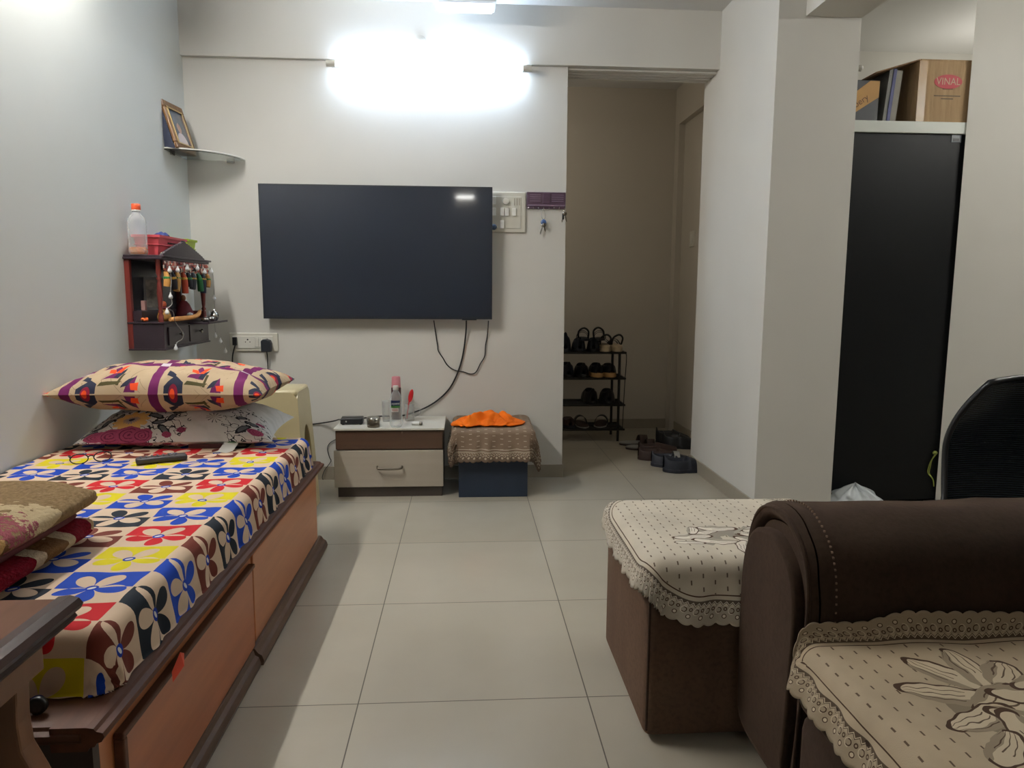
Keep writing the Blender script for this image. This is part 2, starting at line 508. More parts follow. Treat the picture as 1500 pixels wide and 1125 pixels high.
pe = [(a_, b_ - .0008) for a_, b_ in [(BY0 + .06, .33), (BY0 - .008, .33), (BY0 - .012, .336), (BY0 - .02, .338), (BY0 - .024, .344), (BY0 - .031, .346), (BY0 - .036, .354), (BY0 - .034, .361), (BY0 - .024, .364), (BY0 - .02, .369), (BY0 - .008, .371), (BY0 + .06, .371)]]
MB().prism(pe, 0, BX0, -.612).build('end_moulding', M_rimx, bed)
B(BX0, -.655, BY0 + .055, BY1 + .01, .35, .369).build('platform', M_rimx, bed)
dp = B(BX1, BX1 + .012, 1.215, 1.985, .055, .286)
d1 = dp.build('drawer_panel', M_beddoor, bed, .003)
fr = MB().box(BX1, BX1 + .019, 1.20, 1.99, .286, .298).box(BX1, BX1 + .019, 1.20, 1.215, .05, .286)
fr.build('edge_strip', M_rim, d1, .003)
B(BX1, BX1 + .007, 2.01, 2.885, .055, .315).build('drawer_panel', M_bedside, bed, .003)
bp = [(-.61, .0), (-.583, .0), (-.580, .012), (-.586, .03), (-.596, .036), (-.60, .05), (-.61, .052)]
bb = MB().prism(bp, 1, BY0 + .1, 1.965).prism([(a + .006 if a > -.6 else a, b) for a, b in bp], 1, 1.975, BY1 + .03)
bb.build('base_moulding', M_base, bed)
B(BX0 + .1, BX1 - .03, BY0 + .1, BY1 - .05, 0, .03).build('plinth', M_bedend, bed)
st = MB(); st.add([(-.592, 1.405, .298), (-.592, 1.47, .304), (-.588, 1.44, .322), (-.575, 1.425, .30), (-.585, 1.39, .284)], [(0, 3, 1), (3, 2, 1), (0, 2, 3), (4, 0, 3)])
st.build('sticker', plain('orange_ribbon', (226, 74, 38), .5), d1, recalc=False)

def sheet_mat():
    m = Mat('flower_check_sheet', 0.8, spec=.2)
    u, v = m.uv()
    w1 = m.noise(6, 2, vec=m.vec(u, v))
    u2 = u + (w1 - .5) * .018; v2 = v + (w1 - .5) * .012
    cu = (u2 + .725) / .155; cv = (v2 - 1.392) / .1475
    iu = (cu + .5).fl(); iv = (cv + .5).fl()
    lu = cu - iu; lv = cv - iv
    odd = iu.md(2.0)
    row = iv.md(3.0)
    base = xor(lv > 0, odd)
    ins = (lu.ab() < .49)
    ang = E.m('ARCTAN2', lv, lu) + odd * .35 + .22
    rad = hyp(lu, lv)
    pet = rad < ((ang * 2.5).cos().ab().pw(.62) * .455)
    patt = xor(base * ins, pet)
    r1 = row.__lt__(.5); r2 = (row > .5) * (row < 1.5); r3 = row > 1.5
    ca = m.mix(m.mix((22, 62, 160), (206, 190, 24), r2), (184, 26, 34), r3)
    cb = m.mix(m.mix((28, 34, 42), (22, 62, 160), r2), (104, 46, 34), r3)
    c = m.mix(ca, cb, odd)
    col = m.mix((206, 180, 154), c, patt)
    col = m.mix(col, (20, 52, 150), (rad < .085))
    col = m.mix(col, (214, 210, 204), (ellf(lu, lv, .0, .0, .055, .03, .6) < 1))
    m.color(col)
    return m.bump(m.noise(350, 2, vec=m.vec(u, v)), .12, .001).m
M_sheet = sheet_mat()
def mattress_fn(u, v):
    x = -1.458 + u * (.855 + .115); y = 1.085 + v * 1.93
    rect = (-1.60, -.615, 1.205, 2.865)
    qx, qy = min(max(x, -1.565), -.65), min(max(y, 1.24), 2.83)
    e = math.hypot(x - qx, y - qy)
    if e > .143: x, y = qx + (x - qx) * .143 / e, qy + (y - qy) * .143 / e
    p = drape_pt(x, y, rect, .486, .035, ripple=.004, flare=.10, zmin=.3725, wr=.0035)
    return (max(p[0], XL + .006), p[1], p[2])
mt = MB().grid(mattress_fn, 110, 220, uvfn=lambda u, v: (-1.458 + u * .97, 1.085 + v * 1.93))
mat_o = mt.build('mattress', M_sheet, loc=(-1.03, 2.03, .372), recalc=False)
tag(mat_o, 'mattress in a multicoloured flower-check sheet on the wooden bed', 'mattress')

cp = thing('rubber_wheel', 'small black wheel with a grey centre on the bed ledge', 'wheel', (-.70, 1.145, .386))
MB().lathe([(.0075, -.004), (.014, -.004), (.015, 0), (.014, .006), (.0075, .006)], M=T(-.70, 1.150, .386) @ RX(PI / 2), n=24).build('ring', M_black, cp)
MB().lathe([(0, -.004), (.0078, -.003), (.0078, .004), (0, .004)], M=T(-.70, 1.150, .386) @ RX(PI / 2), n=20).build('centre', plain('grey_cap_centre', (130, 132, 134), .4), cp)

# ------------------------------------------------------------------ pillows
def pillow(name, c, a, b, hu, hd, mat, M, pinch=.07, sag=0.0, seed=0.0, parent=None, n=54):
    mb = MB()
    def fn(sgn):
        def g(s, t):
            u, v = s * 2 - 1, t * 2 - 1
            x = a * u * (1 - pinch * (1 - v * v)); y = b * v * (1 - pinch * 1.2 * (1 - u * u))
            k = max(0, (1 - abs(u) ** 2.6)) ** .55 * max(0, (1 - abs(v) ** 2.4)) ** .52
            wr = .012 * nz(u * 3 + seed, v * 3, sgn) + .006 * nz(u * 9 + seed, v * 7, sgn * 2)
            edge = max(abs(u), abs(v))
            wr *= (1.2 - edge * .4) * min(1, k * 3)
            z = (hu if sgn > 0 else -hd) * k + wr * sgn + sag * (u * u) 
            return M @ Vector((x, y, z))
        return g
    N = 400; tab = [0.0]
    zz = lambda v: (hu + hd) / 2 * max(0, 1 - abs(v) ** 2.4) ** .52
    for i in range(N):
        v0, v1 = -1 + 2 * i / N, -1 + 2 * (i + 1) / N
        tab.append(tab[-1] + math.hypot((v1 - v0) * b, zz(v1) - zz(v0)))
    half = tab[-1] / 2
    def arc(t): 
        q = t * N; i = min(int(q), N - 1); return tab[i] + (tab[i + 1] - tab[i]) * (q - i)
    uvf = lambda s, t: ((s * 2 - 1) * a, arc(t))
    mb.grid(fn(1), n, n, uvfn=uvf); mb.grid(fn(-1), n, n, uvfn=uvf, flip=True)
    return mb.build(name, mat, parent, weld=False, recalc=False, loc=None if parent else c)

def geo_mat():
    m = Mat('geometric_pillow_print', .8, spec=.2)
    u, v = m.uv()
    s = v + .0                                        # distance from the front seam
    cu = ((u + .36) / .30).fr(); 
    cre = (178, 156, 126)
    n = m.noise(9, 3, vec=m.vec(u, v))
    lines = (((cu * 9 + (s * 22).sin() * 1.6).fr() - .5).ab() < .035) * (n > .52)
    col = m.mix(cre, (120, 100, 76), lines * .7)
    sv = s / .155                                      # one motif row is 0..1
    rowv = sv.fr()
    q = rowv
    navy = (34, 38, 56); pur = (96, 24, 76); org = (222, 74, 30); olive = (70, 64, 34)
    def lay(col, mask, c): return m.mix(col, c, mask)
    col = lay(col, poly(cu, q, [(.30, .02), (.52, .02), (.52, .70), (.415, .45), (.30, .66)]) * 1.0, navy)
    col = lay(col, poly(cu, q, [(.30, .50), (.415, .36), (.415, .5), (.30, .74)]), navy)
    col = lay(col, ellf(cu, q, .41, .0, .055, .22) < 1, (126, 24, 50))
    col = lay(col, ellf(cu, q, .40, .0, .03, .12) < 1, org)
    col = lay(col, poly(cu, q, [(.53, .20), (.76, .20), (.80, .30), (.56, .30)]), olive)
    col = lay(col, poly(cu, q, [(.745, .18), (.775, .18), (.79, .62), (.76, .62)]), olive)
    col = lay(col, poly(cu, q, [(.55, .40), (.74, .40), (.76, .74), (.66, .62), (.58, .52)]), pur)
    col = lay(col, poly(cu, q, [(.68, .44), (.74, .42), (.775, .80), (.70, .66)]), navy)
    col = lay(col, poly(cu, q, [(.58, .66), (.66, .60), (.67, .74), (.56, .82)]), org)
    col = lay(col, poly(cu, q, [(.67, .62), (.72, .66), (.785, .96), (.70, .82)]), org)
    col = lay(col, poly(cu, q, [(.63, .80), (.67, .66), (.71, .80), (.665, .94)]), pur)
    col = lay(col, poly(cu, q, [(.84, .05), (.97, .05), (.93, .58), (.90, .46)]), pur)
    col = lay(col, poly(cu, q, [(.80, .14), (.88, .20), (.92, .52), (.86, .42)]), navy)
    col = lay(col, poly(cu, q, [(.92, .10), (1.0, .10), (.995, .30), (.90, .26)]), org)
    band = (cu > .12) * (cu < .235)
    col = lay(col, band, pur)
    hb = (s > .160) * (s < .190)
    col = lay(col, hb, pur)
    col = lay(col, hb * band, (196, 186, 190))
    m.color(col)
    return m.bump(m.noise(14, 4, vec=m.vec(u, v)), .35, .008).m

def floral_mat():
    m = Mat('white_floral_pillow_print', .75, spec=.2)
    u, v = m.uv()
    v = v * 1.6                                        # from the front seam
    n1 = m.noise(60, 4, vec=m.vec(u, v)); n2 = m.noise(11, 3, vec=m.vec(u, v)); n3 = m.noise(20, 2, vec=m.vec(u, v))
    col = m.mix((204, 203, 198), (176, 176, 168), E.m('MULTIPLY', n2 - .5, 3, clamp=True))
    uu = u + (n1 - .5) * .014; vv = v + (n1 - .5) * .014
    def lay(c, mask): 
        nonlocal col
        col = m.mix(col, c, mask)
    # dark leafy strokes in two regions
    reg = emax((1.0 - ellf(u, v, -.17, .10, .22, .16)) , (1.0 - ellf(u, v, .26, .10, .10, .16)))
    ln = ((n3 - .5).ab() < .014) * (reg > 0)
    lay((40, 42, 48), ln)
    for (x, y, a, l) in [(-.27, .10, .6, .03), (-.25, .13, .9, .032), (-.22, .16, 1.2, .03), (-.08, .13, -.5, .036), (-.06, .09, .3, .03), (-.04, .05, -.8, .034), (-.10, .17, .2, .03),
                         (-.02, .12, 1.2, .028), (.0, .16, .1, .026), (.24, .07, .9, .04), (.27, .12, -.4, .03), (.23, .15, .5, .026), (-.30, .06, .3, .03)]:
        e = ellf(uu, vv, x, y, l, l * .4, a)
        lay((96, 100, 104), e < 1); lay((34, 36, 42), ((e - .85).ab() < .17))
    # yellow flower
    a = E.m('ARCTAN2', vv - .115, uu + .165); r = hyp(uu + .165, vv - .115)
    lay((214, 172, 104), r < ((a * 6).cos().ab() * .016 + .052)); lay((150, 140, 136), r < ((a * 9).cos().ab() * .016 + .016)); lay((52, 52, 66), r < .012)
    # roses along the front
    for (x, y, s) in [(-.275, .035, .04), (-.225, .03, .045), (-.16, .03, .05), (-.115, .028, .036), (.02, .05, .016), (-.03, .03, .016), (.285, .06, .03), (.30, .14, .018)]:
        e = ellf(uu, vv, x, y, s, s * .8)
        lay((146, 62, 92), e < 1); lay((102, 34, 62), ((e * 3.2).fr() < .3) * (e < .95))
    # fine spidery flowers on the right
    for (x, y, s) in [(.13, .13, .03), (.10, .20, .028), (.17, .24, .03)]:
        a = E.m('ARCTAN2', v - y, u - x); r = hyp(u - x, v - y)
        lay((30, 30, 34), ((a * 5.5).cos().ab() > .95) * (r < s))
    m.color(col)
    return m.bump(m.noise(10, 4, vec=m.vec(u, v)), .3, .008).m
pw = pillow('pillow', (-1.05, 2.83, .487), .345, .20, .12, .035, floral_mat(), T(-1.055, 2.815, .524) @ RZ(.03) @ RX(.05), pinch=.06, seed=2.2)
tag(pw, 'white pillow with pink and yellow flowers lying on the bed under the patterned pillow', 'pillow')
pz = pillow('pillow', (-1.085, 2.80, .60), .378, .235, .098, .088, geo_mat(), T(-1.088, 2.80, .695) @ RZ(-.02), pinch=.06, seed=7.7)
tag(pz, 'plump beige pillow with purple bands and orange motifs, topmost on the bed', 'pillow')
MB().grid(lambda u, v: (-.875 + u * .052 - v * .028 + .004 * math.sin(v * 3), 2.648 - v * .08, .520 - .032 * min(1, v * 1.6) + .002 * math.sin(u * 4)), 6, 8).build('care_tag', M_white, pw, recalc=False)
g = MB().grid(lambda u, v: (-.858 + u * .030 - v * .006, 2.641 - v * .014, .5205 - .009 * v), 2, 2).build('tag_stripe', plain('green_tag_stripe', (64, 112, 66), .6), pw, recalc=False)
MB().grid(lambda u, v: (-1.0 + u * .125, 2.622 + .005 * u - .002 * v, .492 + v * .016), 4, 1).build('piping', plain('maroon_piping', (62, 20, 24), .7), pw, recalc=False)

# ------------------------------------------------------------------ blanket
def fur(name, c1, c2, spots=False):
    m = Mat(name, .95, spec=.1)
    p = m.pos()
    n = m.noise(120, 5, vec=p); k = m.noise(9, 3, vec=p)
    col = m.mix(c1, c2, E.m('MULTIPLY', n - .3, 2.2, clamp=True))
    if spots:
        x, y, z = m.xyz(p)
        kk = m.noise(35, 3, vec=p) * .05 - .025
        col = m.mix(col, (192, 172, 136), (ellf(y + kk, z + kk, 1.46, .604, .055, .024) < 1))
        e = ellf(y + kk * 1.6, z + kk, 1.38, .600, .062, .03)
        col = m.mix(col, (152, 84, 92), (e < 1) * (n > .47))
        col = m.mix(col, (182, 146, 92), (ellf(y + kk, z + kk, 1.29, .580, .05, .022) < 1))
        col = m.mix(col, (110, 80, 50), (ellf(y + kk, z + kk, 1.33, .58, .012, .012) < 1))
    m.color(col)
    return m.bump(n + k * .4, .9, .012).m
M_fur = fur('tan_fur', (150, 126, 92), (112, 90, 62), True)
M_lining = plain('maroon_lining', (84, 20, 28), .7, var=.12)
def redband():
    m = Mat('red_banded_fleece', .92, spec=.1)
    p = m.pos(); x, y, z = m.xyz(p)
    n = m.noise(110, 4, vec=p); k = m.noise(16, 3, vec=p)
    yy = y + (k - .5) * .03
    col = m.mix((116, 16, 30), (84, 10, 22), E.m('MULTIPLY', n - .3, 2, clamp=True))
    tan = (yy > 1.445) * (yy < 1.545)
    col = m.mix(col, (104, 74, 44), tan)
    col = m.mix(col, (170, 152, 122), tan * (k > .56))
    edge = emin((yy - 1.440).ab(), (yy - 1.55).ab()) < .013
    col = m.mix(col, (178, 160, 134), edge)
    col = m.mix(col, (170, 148, 112), yy > 1.655)
    m.color(col)
    return m.bump(n, .7, .01).m
bl = thing('blanket', 'folded furry tan blanket with maroon lining and red bands on the bed', 'blanket', (-1.15, 1.3, .488))
def slab(name, mat, x0, x1, y0, y1, z0, z1, seed, tilt=0.0, amp=.012):
    # soft rounded slab whose long edge faces the room
    def fn(u, v):
        a = u * 2 * PI; y = y0 + (y1 - y0) * v
        k = max(0, 1 - abs(2 * v - 1) ** 14) ** .5
        hx, hz = (x1 - x0) / 2, (z1 - z0) / 2
        cx, cz = (x0 + x1) / 2, (z0 + z1) / 2
        ca, sa = math.cos(a), math.sin(a)
        px = math.copysign(abs(ca) ** .45, ca) * hx; pz = math.copysign(abs(sa) ** .75, sa) * hz * k
        px *= (.86 + .14 * k)
        q = amp * nz(a * 1.2 + seed, y * 7, seed) + amp * .5 * nz(px * 22 + seed, y * 20, seed)
        return (cx + px + q, y, max(cz + pz + q * .7 + tilt * (px / hx) * hz, .4895))
    return MB().grid(fn, 64, 70, wrap=True).build(name, mat, bl)
slab('lower_fold', redband(), -1.44, -.850, 1.09, 1.690, .490, .548, 3.1)
slab('lining', M_lining, -1.44, -.874, 1.085, 1.66, .534, .576, 5.2, amp=.005)
slab('upper_fold', M_fur, -1.44, -.842, 1.08, 1.705, .556, .628, 8.4)

# ------------------------------------------------------------------ remote and spectacles on the bed
rm = thing('remote_control', 'dark grey television remote control lying on the bed before the pillows', 'remote control', (-1.02, 2.44, .487))
Mr = T(-1.02, 2.438, .4985) @ RZ(.49) 
MB().rbox(-.078, .078, -.021, .021, -.010, .010, .008, M=Mr).build('body', plain('remote_grey', (62, 58, 60), .5), rm)
bt = MB()
for i in range(7):
    for j in range(3):
        bt.cyl(Mr @ Vector((-.062 + i * .017, -.012 + j * .012, .0095)), Mr @ Vector((-.062 + i * .017, -.012 + j * .012, .0125)), .0035, n=8)
tag(bt.build('buttons', plain('remote_buttons', (96, 92, 94), .5), rm), kind=None)
gl = thing('spectacles', 'pair of thin black-framed spectacles lying on the bed left of the remote control', 'spectacles', (-1.24, 2.44, .487))
f1 = MB()
Mg = T(-1.245, 2.43, .505) @ RZ(.55)
for sx in (-1, 1):
    f1.tube([Mg @ Vector((sx * .034 + .026 * math.cos(a), 0, .0165 * math.sin(a))) for a in [k * PI / 6 for k in range(12)]], .0019, n=6, closed=True, sub=2)
f1.tube([Mg @ Vector(p) for p in ((-.009, 0, .004), (0, -.002, .008), (.009, 0, .004))], .0018, n=6)
f1.build('frame', M_black, gl)
for sx in (-1, 1):
    MB().tube([Mg @ Vector(p) for p in ((sx * .060, 0, .008), (sx * .062, .05, .004), (sx * .055, .10, -.006), (sx * .05, .125, -.015))], .0018, n=6).build('temple_arm', M_black, gl)

# ------------------------------------------------------------------ wooden side table at near left
M_tt = wood('table_top_wood', (116, 76, 52), (98, 62, 40), .7, 'Y', 4)
M_te = wood('table_dark_edge', (62, 34, 24), (42, 24, 17), .35, 'Y', 4)
M_tl = wood('table_leg_wood', (122, 82, 50), (104, 66, 40), .4, 'Z', 4)
M_tt.node_tree.nodes['Principled BSDF'].inputs['Specular IOR Level'].default_value = .2; M_te.node_tree.nodes['Principled BSDF'].inputs['Specular IOR Level'].default_value = .3
tb = thing('side_table', 'brown wooden side table with a dark moulded edge at the near foot of the bed', 'table', (-.9, .80, 0))
B(-1.19, -.608, .50, 1.072, .572, .602).build('table_top', M_tt, tb, .003)
pr = [(-.618, .566), (-.592, .566), (-.586, .574), (-.590, .580), (-.580, .586), (-.576, .594), (-.582, .602), (-.595, .606), (-.612, .604)]
MB().prism(pr, 1, .50, 1.074).build('edge_moulding', M_te, tb)
B(-1.17, -.63, .52, 1.055, .500, .572).build('apron', M_tl, tb)
def leg_poly(yc, flip=1):
    out = [(-.640, .5), (-.643, .44), (-.640, .40), (-.622, .36), (-.600, .30), (-.590, .20), (-.60, .10), (-.625, .0)]
    inn = [(-.675, .0), (-.655, .1), (-.648, .2), (-.655, .28), (-.672, .34), (-.688, .40), (-.692, .45), (-.685, .5)]
    return out + inn
for yc, mx in ((1.02, 1), (.55, 1), (1.02, -1), (.55, -1)):
    P = leg_poly(yc)
    if mx < 0: P = [(-1.8 - x, z) for x, z in P]
    MB().prism(P, 1, yc - .018, yc + .018).build('leg', M_tl, tb, .004)
B(-.80, -.75, 1.0, 1.03, .6021, .6032).build('inlay', M_steel, tb)
# ------------------------------------------------------------------ lace cloths
def lace_mat(name, base, dark, pale, motifs, px=.035, py=.032, dash=(.0022, .006), hx=None, inv=False, P=.030):
    m = Mat(name, .85, spec=.15)
    u, v = m.uv(); s, d = m.uv('Edge')
    n = m.noise(500, 2, vec=m.vec(u, v)); k = m.noise(7, 3, vec=m.vec(u, v))
    col = m.mix(base, tuple(x * .86 for x in base), E.m('MULTIPLY', k - .35, 1.8, clamp=True))
    def lay(c, mask):
        nonlocal col
        col = m.mix(col, c, mask)
    inner = d > .062
    # dashes
    ru = (u / px); rv = (v / py + ru.fl() * .5)
    ds = ((((ru.fr() - .5) * px).ab() < dash[0]) * (((rv.fr() - .5) * py).ab() < dash[1])) * inner * (m.noise(15, 2, vec=m.vec(u, v)) > .36)
    lay(dark, ds * .85)
    # floral motif of outlined petals
    k2 = m.noise(14, 2, vec=m.vec(u, v)); k3 = m.noise(14, 2, vec=m.vec(v + 3.1, u))
    uw = u + (k2 - .5) * .035; vw = v + (k3 - .5) * .035
    if motifs:
        mx = sum(q[0] for q in motifs) / len(motifs); my = sum(q[1] for q in motifs) / len(motifs)
        fil = (ellf(uw, vw, mx, my, .115, .085) < 1) * (k2 > .46)
        lay(tuple(x * .72 for x in base), fil)
    for (cx, cy, l, wd, a) in motifs:
        e = ellf(uw, vw, cx, cy, l, wd, a)
        c_, s_ = math.cos(a), math.sin(a)
        t = ((vw - cy) * c_ - (uw - cx) * s_) / wd
        q = ((uw - cx) * c_ + (vw - cy) * s_) / l
        ins = e < 1
        lay(pale, ins)
        lay(tuple(x * .80 for x in base), ins * (t > .35))
        lay(dark, ((e - .95).ab() < .07) * (t < .5))
        rays = (((t / (1.25 - q * q)) * 2.6).fr() < .17) * (q > -.25) * (e < .93)
        lay(dark, rays * .9)
    # border: line, zigzag, scrolls, rings
    lay(dark, ((d - .060).ab() < .0014))
    w = ((s / (P * .5)).fr() - .5).ab() * 2
    lay(tuple(x * .80 for x in dark), (d > (w * .007 + .036)) * (d < .050) * .85)
    lay(pale, ((d - (w * .007 + .039)).ab() < .0010))
    lay(tuple(x * .86 for x in base), (d < .036))
    ss = ((s / P).fr() - .5) * P
    r1 = hyp(ss, d - .0135)
    lay(pale, r1 < .0052); lay(dark, (r1 > .0036) * (r1 < .0054))
    s2 = ((s / P + .5).fr() - .5) * P
    r2 = hyp(s2, d - .027)
    lay(dark, (r2 > .0045) * (r2 < .0066) * (s2 > -.003)); lay(pale, (r2 > .0066) * (r2 < .0085) * (s2 < .003))
    r3 = hyp(ss, d - .030); lay(dark, (r3 > .0022) * (r3 < .0044))
    m.color(col)
    return m.bump(n + m.noise(60, 3, vec=m.vec(u, v)) * .5, .25, .002).m

def rr_boundary(hw, hd, rad, nseg, P=.030, amp=.007):
    """points along a rounded rectangle, with scallops; returns [(x, y, s, nx, ny)]"""
    per = 2 * (2 * hw - 2 * rad) + 2 * (2 * hd - 2 * rad) + 2 * PI * rad
    out = []
    L = [('l', 2 * hd - 2 * rad, (hw, -hd + rad), (0, 1), (1, 0)), ('a', PI * rad / 2, (hw - rad, hd - rad), 0, None),
         ('l', 2 * hw - 2 * rad, (hw - rad, hd), (-1, 0), (0, 1)), ('a', PI * rad / 2, (-hw + rad, hd - rad), PI / 2, None),
         ('l', 2 * hd - 2 * rad, (-hw, hd - rad), (0, -1), (-1, 0)), ('a', PI * rad / 2, (-hw + rad, -hd + rad), PI, None),
         ('l', 2 * hw - 2 * rad, (-hw + rad, -hd), (1, 0), (0, -1)), ('a', PI * rad / 2, (hw - rad, -hd + rad), 1.5 * PI, None)]
    for i in range(nseg):
        s = per * i / nseg; t = s
        for kind, ln, p, q, nn in L:
            if t <= ln + 1e-9:
                if kind == 'l': x, y, nx, ny = p[0] + q[0] * t, p[1] + q[1] * t, nn[0], nn[1]
                else:
                    a = q + t / rad; nx, ny = math.cos(a), math.sin(a); x, y = p[0] + rad * nx, p[1] + rad * ny
                break
            t -= ln
        out.append((x, y, s, nx, ny))
    return out, per

def lace_cloth(name, label, c, hw, hd, rad, mat, place, loc, nring=44, P=.030, amp=.008):
    nseg = int(2 * (hw + hd) * 2 / P) * 8
    bd, per = rr_boundary(hw, hd, rad, nseg)
    k = round(per / P); Pq = per / k
    def sdf(x, y):
        qx, qy = abs(x) - hw + rad, abs(y) - hd + rad
        return math.hypot(max(qx, 0), max(qy, 0)) + min(max(qx, qy), 0) - rad
    vs = []; uv = []; e2 = []
    for j in range(nring + 1):
        t = (j / nring) ** .8
        for (x, y, s, nx, ny) in bd:
            o = amp * (abs(math.sin(PI * s / Pq)) ** .6) * max(0, (t - .9) / .1)
            px, py = x * t + nx * o, y * t + ny * o
            vs.append(place(c[0] + px, c[1] + py)); uv.append((px, py)); e2.append((s * P / Pq, -sdf(px, py)))
    fs = []
    for j in range(nring):
        for i in range(nseg):
            a, b = j * nseg + i, j * nseg + (i + 1) % nseg
            fs.append((a, b, b + nseg, a + nseg))
    mb = MB().add(vs, fs, True, uv, e2)
    o = mb.build(name, mat, loc=loc, weld=1e-6, recalc=False)
    o['label'] = label; o['category'] = 'lace cloth'
    m = o.modifiers.new('Solidify', 'SOLIDIFY'); m.thickness = .0018; m.offset = 1
    return o

# ------------------------------------------------------------------ ottoman
def suede(name, c1, c2):
    m = Mat(name, .9, spec=.15)
    p = m.coords()
    n = m.noise(5, 5, vec=p, stretch=(1, 1, .45)); k = m.noise(90, 3, vec=p)
    m.color(m.mix(m.mix(c1, c2, E.m('MULTIPLY', n - .32, 2.4, clamp=True)), tuple(x * .7 for x in c2), E.m('MULTIPLY', k - .45, 1.2, clamp=True)))
    m.b.inputs['Sheen Weight'].default_value = .25; m.b.inputs['Sheen Roughness'].default_value = .5
    m.b.inputs['Sheen Tint'].default_value = lin((150, 120, 100))
    return m.bump(k + n, .15, .004).m
M_suede = suede('brown_suede', (98, 77, 62), (68, 51, 40))
M_suede_d = suede('sofa_brown_suede', (58, 44, 35), (38, 28, 22))
M_foot = wood('orange_wood_foot', (160, 88, 46), (130, 66, 34), .4, 'Z', 5)
ot = thing('ottoman', 'square brown suede ottoman beside the sofa arm under a pale lace cloth', 'ottoman', (.70, 1.795, 0))
OX0, OX1, OY0, OY1, OZ = .420, .985, 1.560, 2.045, .447
MB().rbox(OX0, OX1, OY0, OY1, .012, OZ, .022).build('body', M_suede, ot)
sm = MB()
for (x, y) in ((OX0 + .008, OY0 + .008), (OX1 - .008, OY0 + .008), (OX0 + .008, OY1 - .008)):
    sm = MB(); sm.tube([(x, y, .03), (x, y, .2), (x, y, OZ - .02)], .004, n=6, sub=2)
    sm.build('seam', M_suede_d, ot)
for (x, y) in ((OX0 + .06, OY0 + .06), (OX1 - .06, OY0 + .06), (OX0 + .06, OY1 - .06), (OX1 - .06, OY1 - .06)):
    MB().cyl((x, y, 0), (x, y, .02), .02, n=14).build('foot', M_black, ot)
mot = [(-.06, .05, .055, .022, .5), (-.10, .015, .06, .02, .05), (-.055, -.02, .065, .022, -.25), (-.09, .06, .04, .018, 1.2), (-.02, .075, .06, .02, -.1), (.05, .05, .05, .024, .9),
       (.085, .06, .05, .022, .2), (.075, .01, .06, .022, -.35), (.12, .03, .05, .018, .2), (.03, -.035, .06, .022, -1.1), (.0, -.06, .05, .02, -1.9), (.10, -.03, .05, .02, -.8), (-.12, -.03, .045, .014, -.2)]
M_lace = lace_mat('beige_lace', (214, 203, 184), (84, 62, 46), (228, 219, 204), [(x + .0, y - .075, l * .9, w * .9, a) for x, y, l, w, a in mot], px=.028, py=.030, dash=(.0017, .005))
orect = (OX0 - .018, OX1 + .016, OY0 - .018, OY1 + .016)
lace_cloth('lace_cloth', 'pale beige lace cloth with scalloped trim draped over the ottoman', (.668, 1.765), .325, .345, .20, M_lace,
           lambda x, y: drape_pt(x, y, orect, OZ + .010, .044, ripple=.006, flare=.22, wr=.0015), (.70, 1.715, OZ))

# ------------------------------------------------------------------ sofa
so = thing('sofa', 'dark brown suede sofa with rolled arm at the near right', 'sofa', (1.1, .5, 0))
AY0, AY1 = 1.215, 1.50
# arm: profile in the (y, z) plane, rolled top
ap = [(AY0 + .035, .085), (AY1 - .03, .085), (AY1 + .004, .20), (AY1 + .012, .38), (AY1 + .008, .50), (AY1 - .015, .575), (AY1 - .06, .622), (AY1 - .13, .640), (AY0 + .10, .634), (AY0 + .04, .600), (AY0 + .008, .545), (AY0, .46), (AY0 + .008, .30), (AY0 + .02, .15)]
def spline_loop(P, sub=6):
    q = []; m = len(P)
    for i in range(m):
        p = [Vector((*P[(i + k) % m], 0)) for k in (-1, 0, 1, 2)]
        for j in range(sub):
            t = j / sub
            v = 0.5 * ((2 * p[1]) + (p[2] - p[0]) * t + (2 * p[0] - 5 * p[1] + 4 * p[2] - p[3]) * t * t + (3 * p[1] - p[0] - 3 * p[2] + p[3]) * t ** 3)
            q.append((v.x, v.y))
    return q
AP = spline_loop(ap)
ac = (sum(p[0] for p in AP) / len(AP), sum(p[1] for p in AP) / len(AP))
PC = lambda y, z: (ac[0] + (y - ac[0]) * .87 + .022, ac[1] + (z - ac[1]) * .87 - .030)
def arm_fn(x_list):
    def fn(u, v):
        k = int(round(v * (len(x_list) - 1))); x, sc = x_list[k]
        i = int(round(u * len(AP))) % len(AP)
        y, z = AP[i]
        b = .004 * nz(x * 9, y * 9, z * 9) + .003 * nz(x * 25, y * 14, z * 14)
        dz = .010 * math.exp(-((x - 1.33) / .02) ** 2) * (1 if z > .55 else 0) * -.5
        return (x + b, ac[0] + (y - ac[0]) * sc + b * .5, ac[1] + (z - ac[1]) * sc + b + dz)
    return fn
xs = [(.640, .84), (.628, .89), (.624, .93), (.626, .962), (.633, .985), (.645, 1.0)]
xs2 = [(.645 + .004, .995), (.652, 1.0), (.66, 1.004)] + [(.68 + i * .04, 1.004) for i in range(27)]
am = MB().grid(arm_fn(xs2), len(AP), len(xs2) - 1, wrap=True)
arm = am.build('arm', M_suede_d, so)
fm = MB().grid(arm_fn(xs), len(AP), len(xs) - 1, wrap=True)
fm.add([(.640, ac[0] + (y - ac[0]) * .84, ac[1] + (z - ac[1]) * .84) for y, z in AP], [tuple(range(len(AP)))])
wr_ = fm.build('arm_wrap', M_suede_d, arm)
nA = len(AP); pf = MB()
for x_, k_ in ((.640, 1.0), (.6235, 1.0), (.6195, .985), (.6175, .95)):
    pf.v += [(x_, PC(y, z)[0] * k_ + (1 - k_) * (ac[0] + .022), PC(y, z)[1] * k_ + (1 - k_) * (ac[1] - .03)) for y, z in AP]
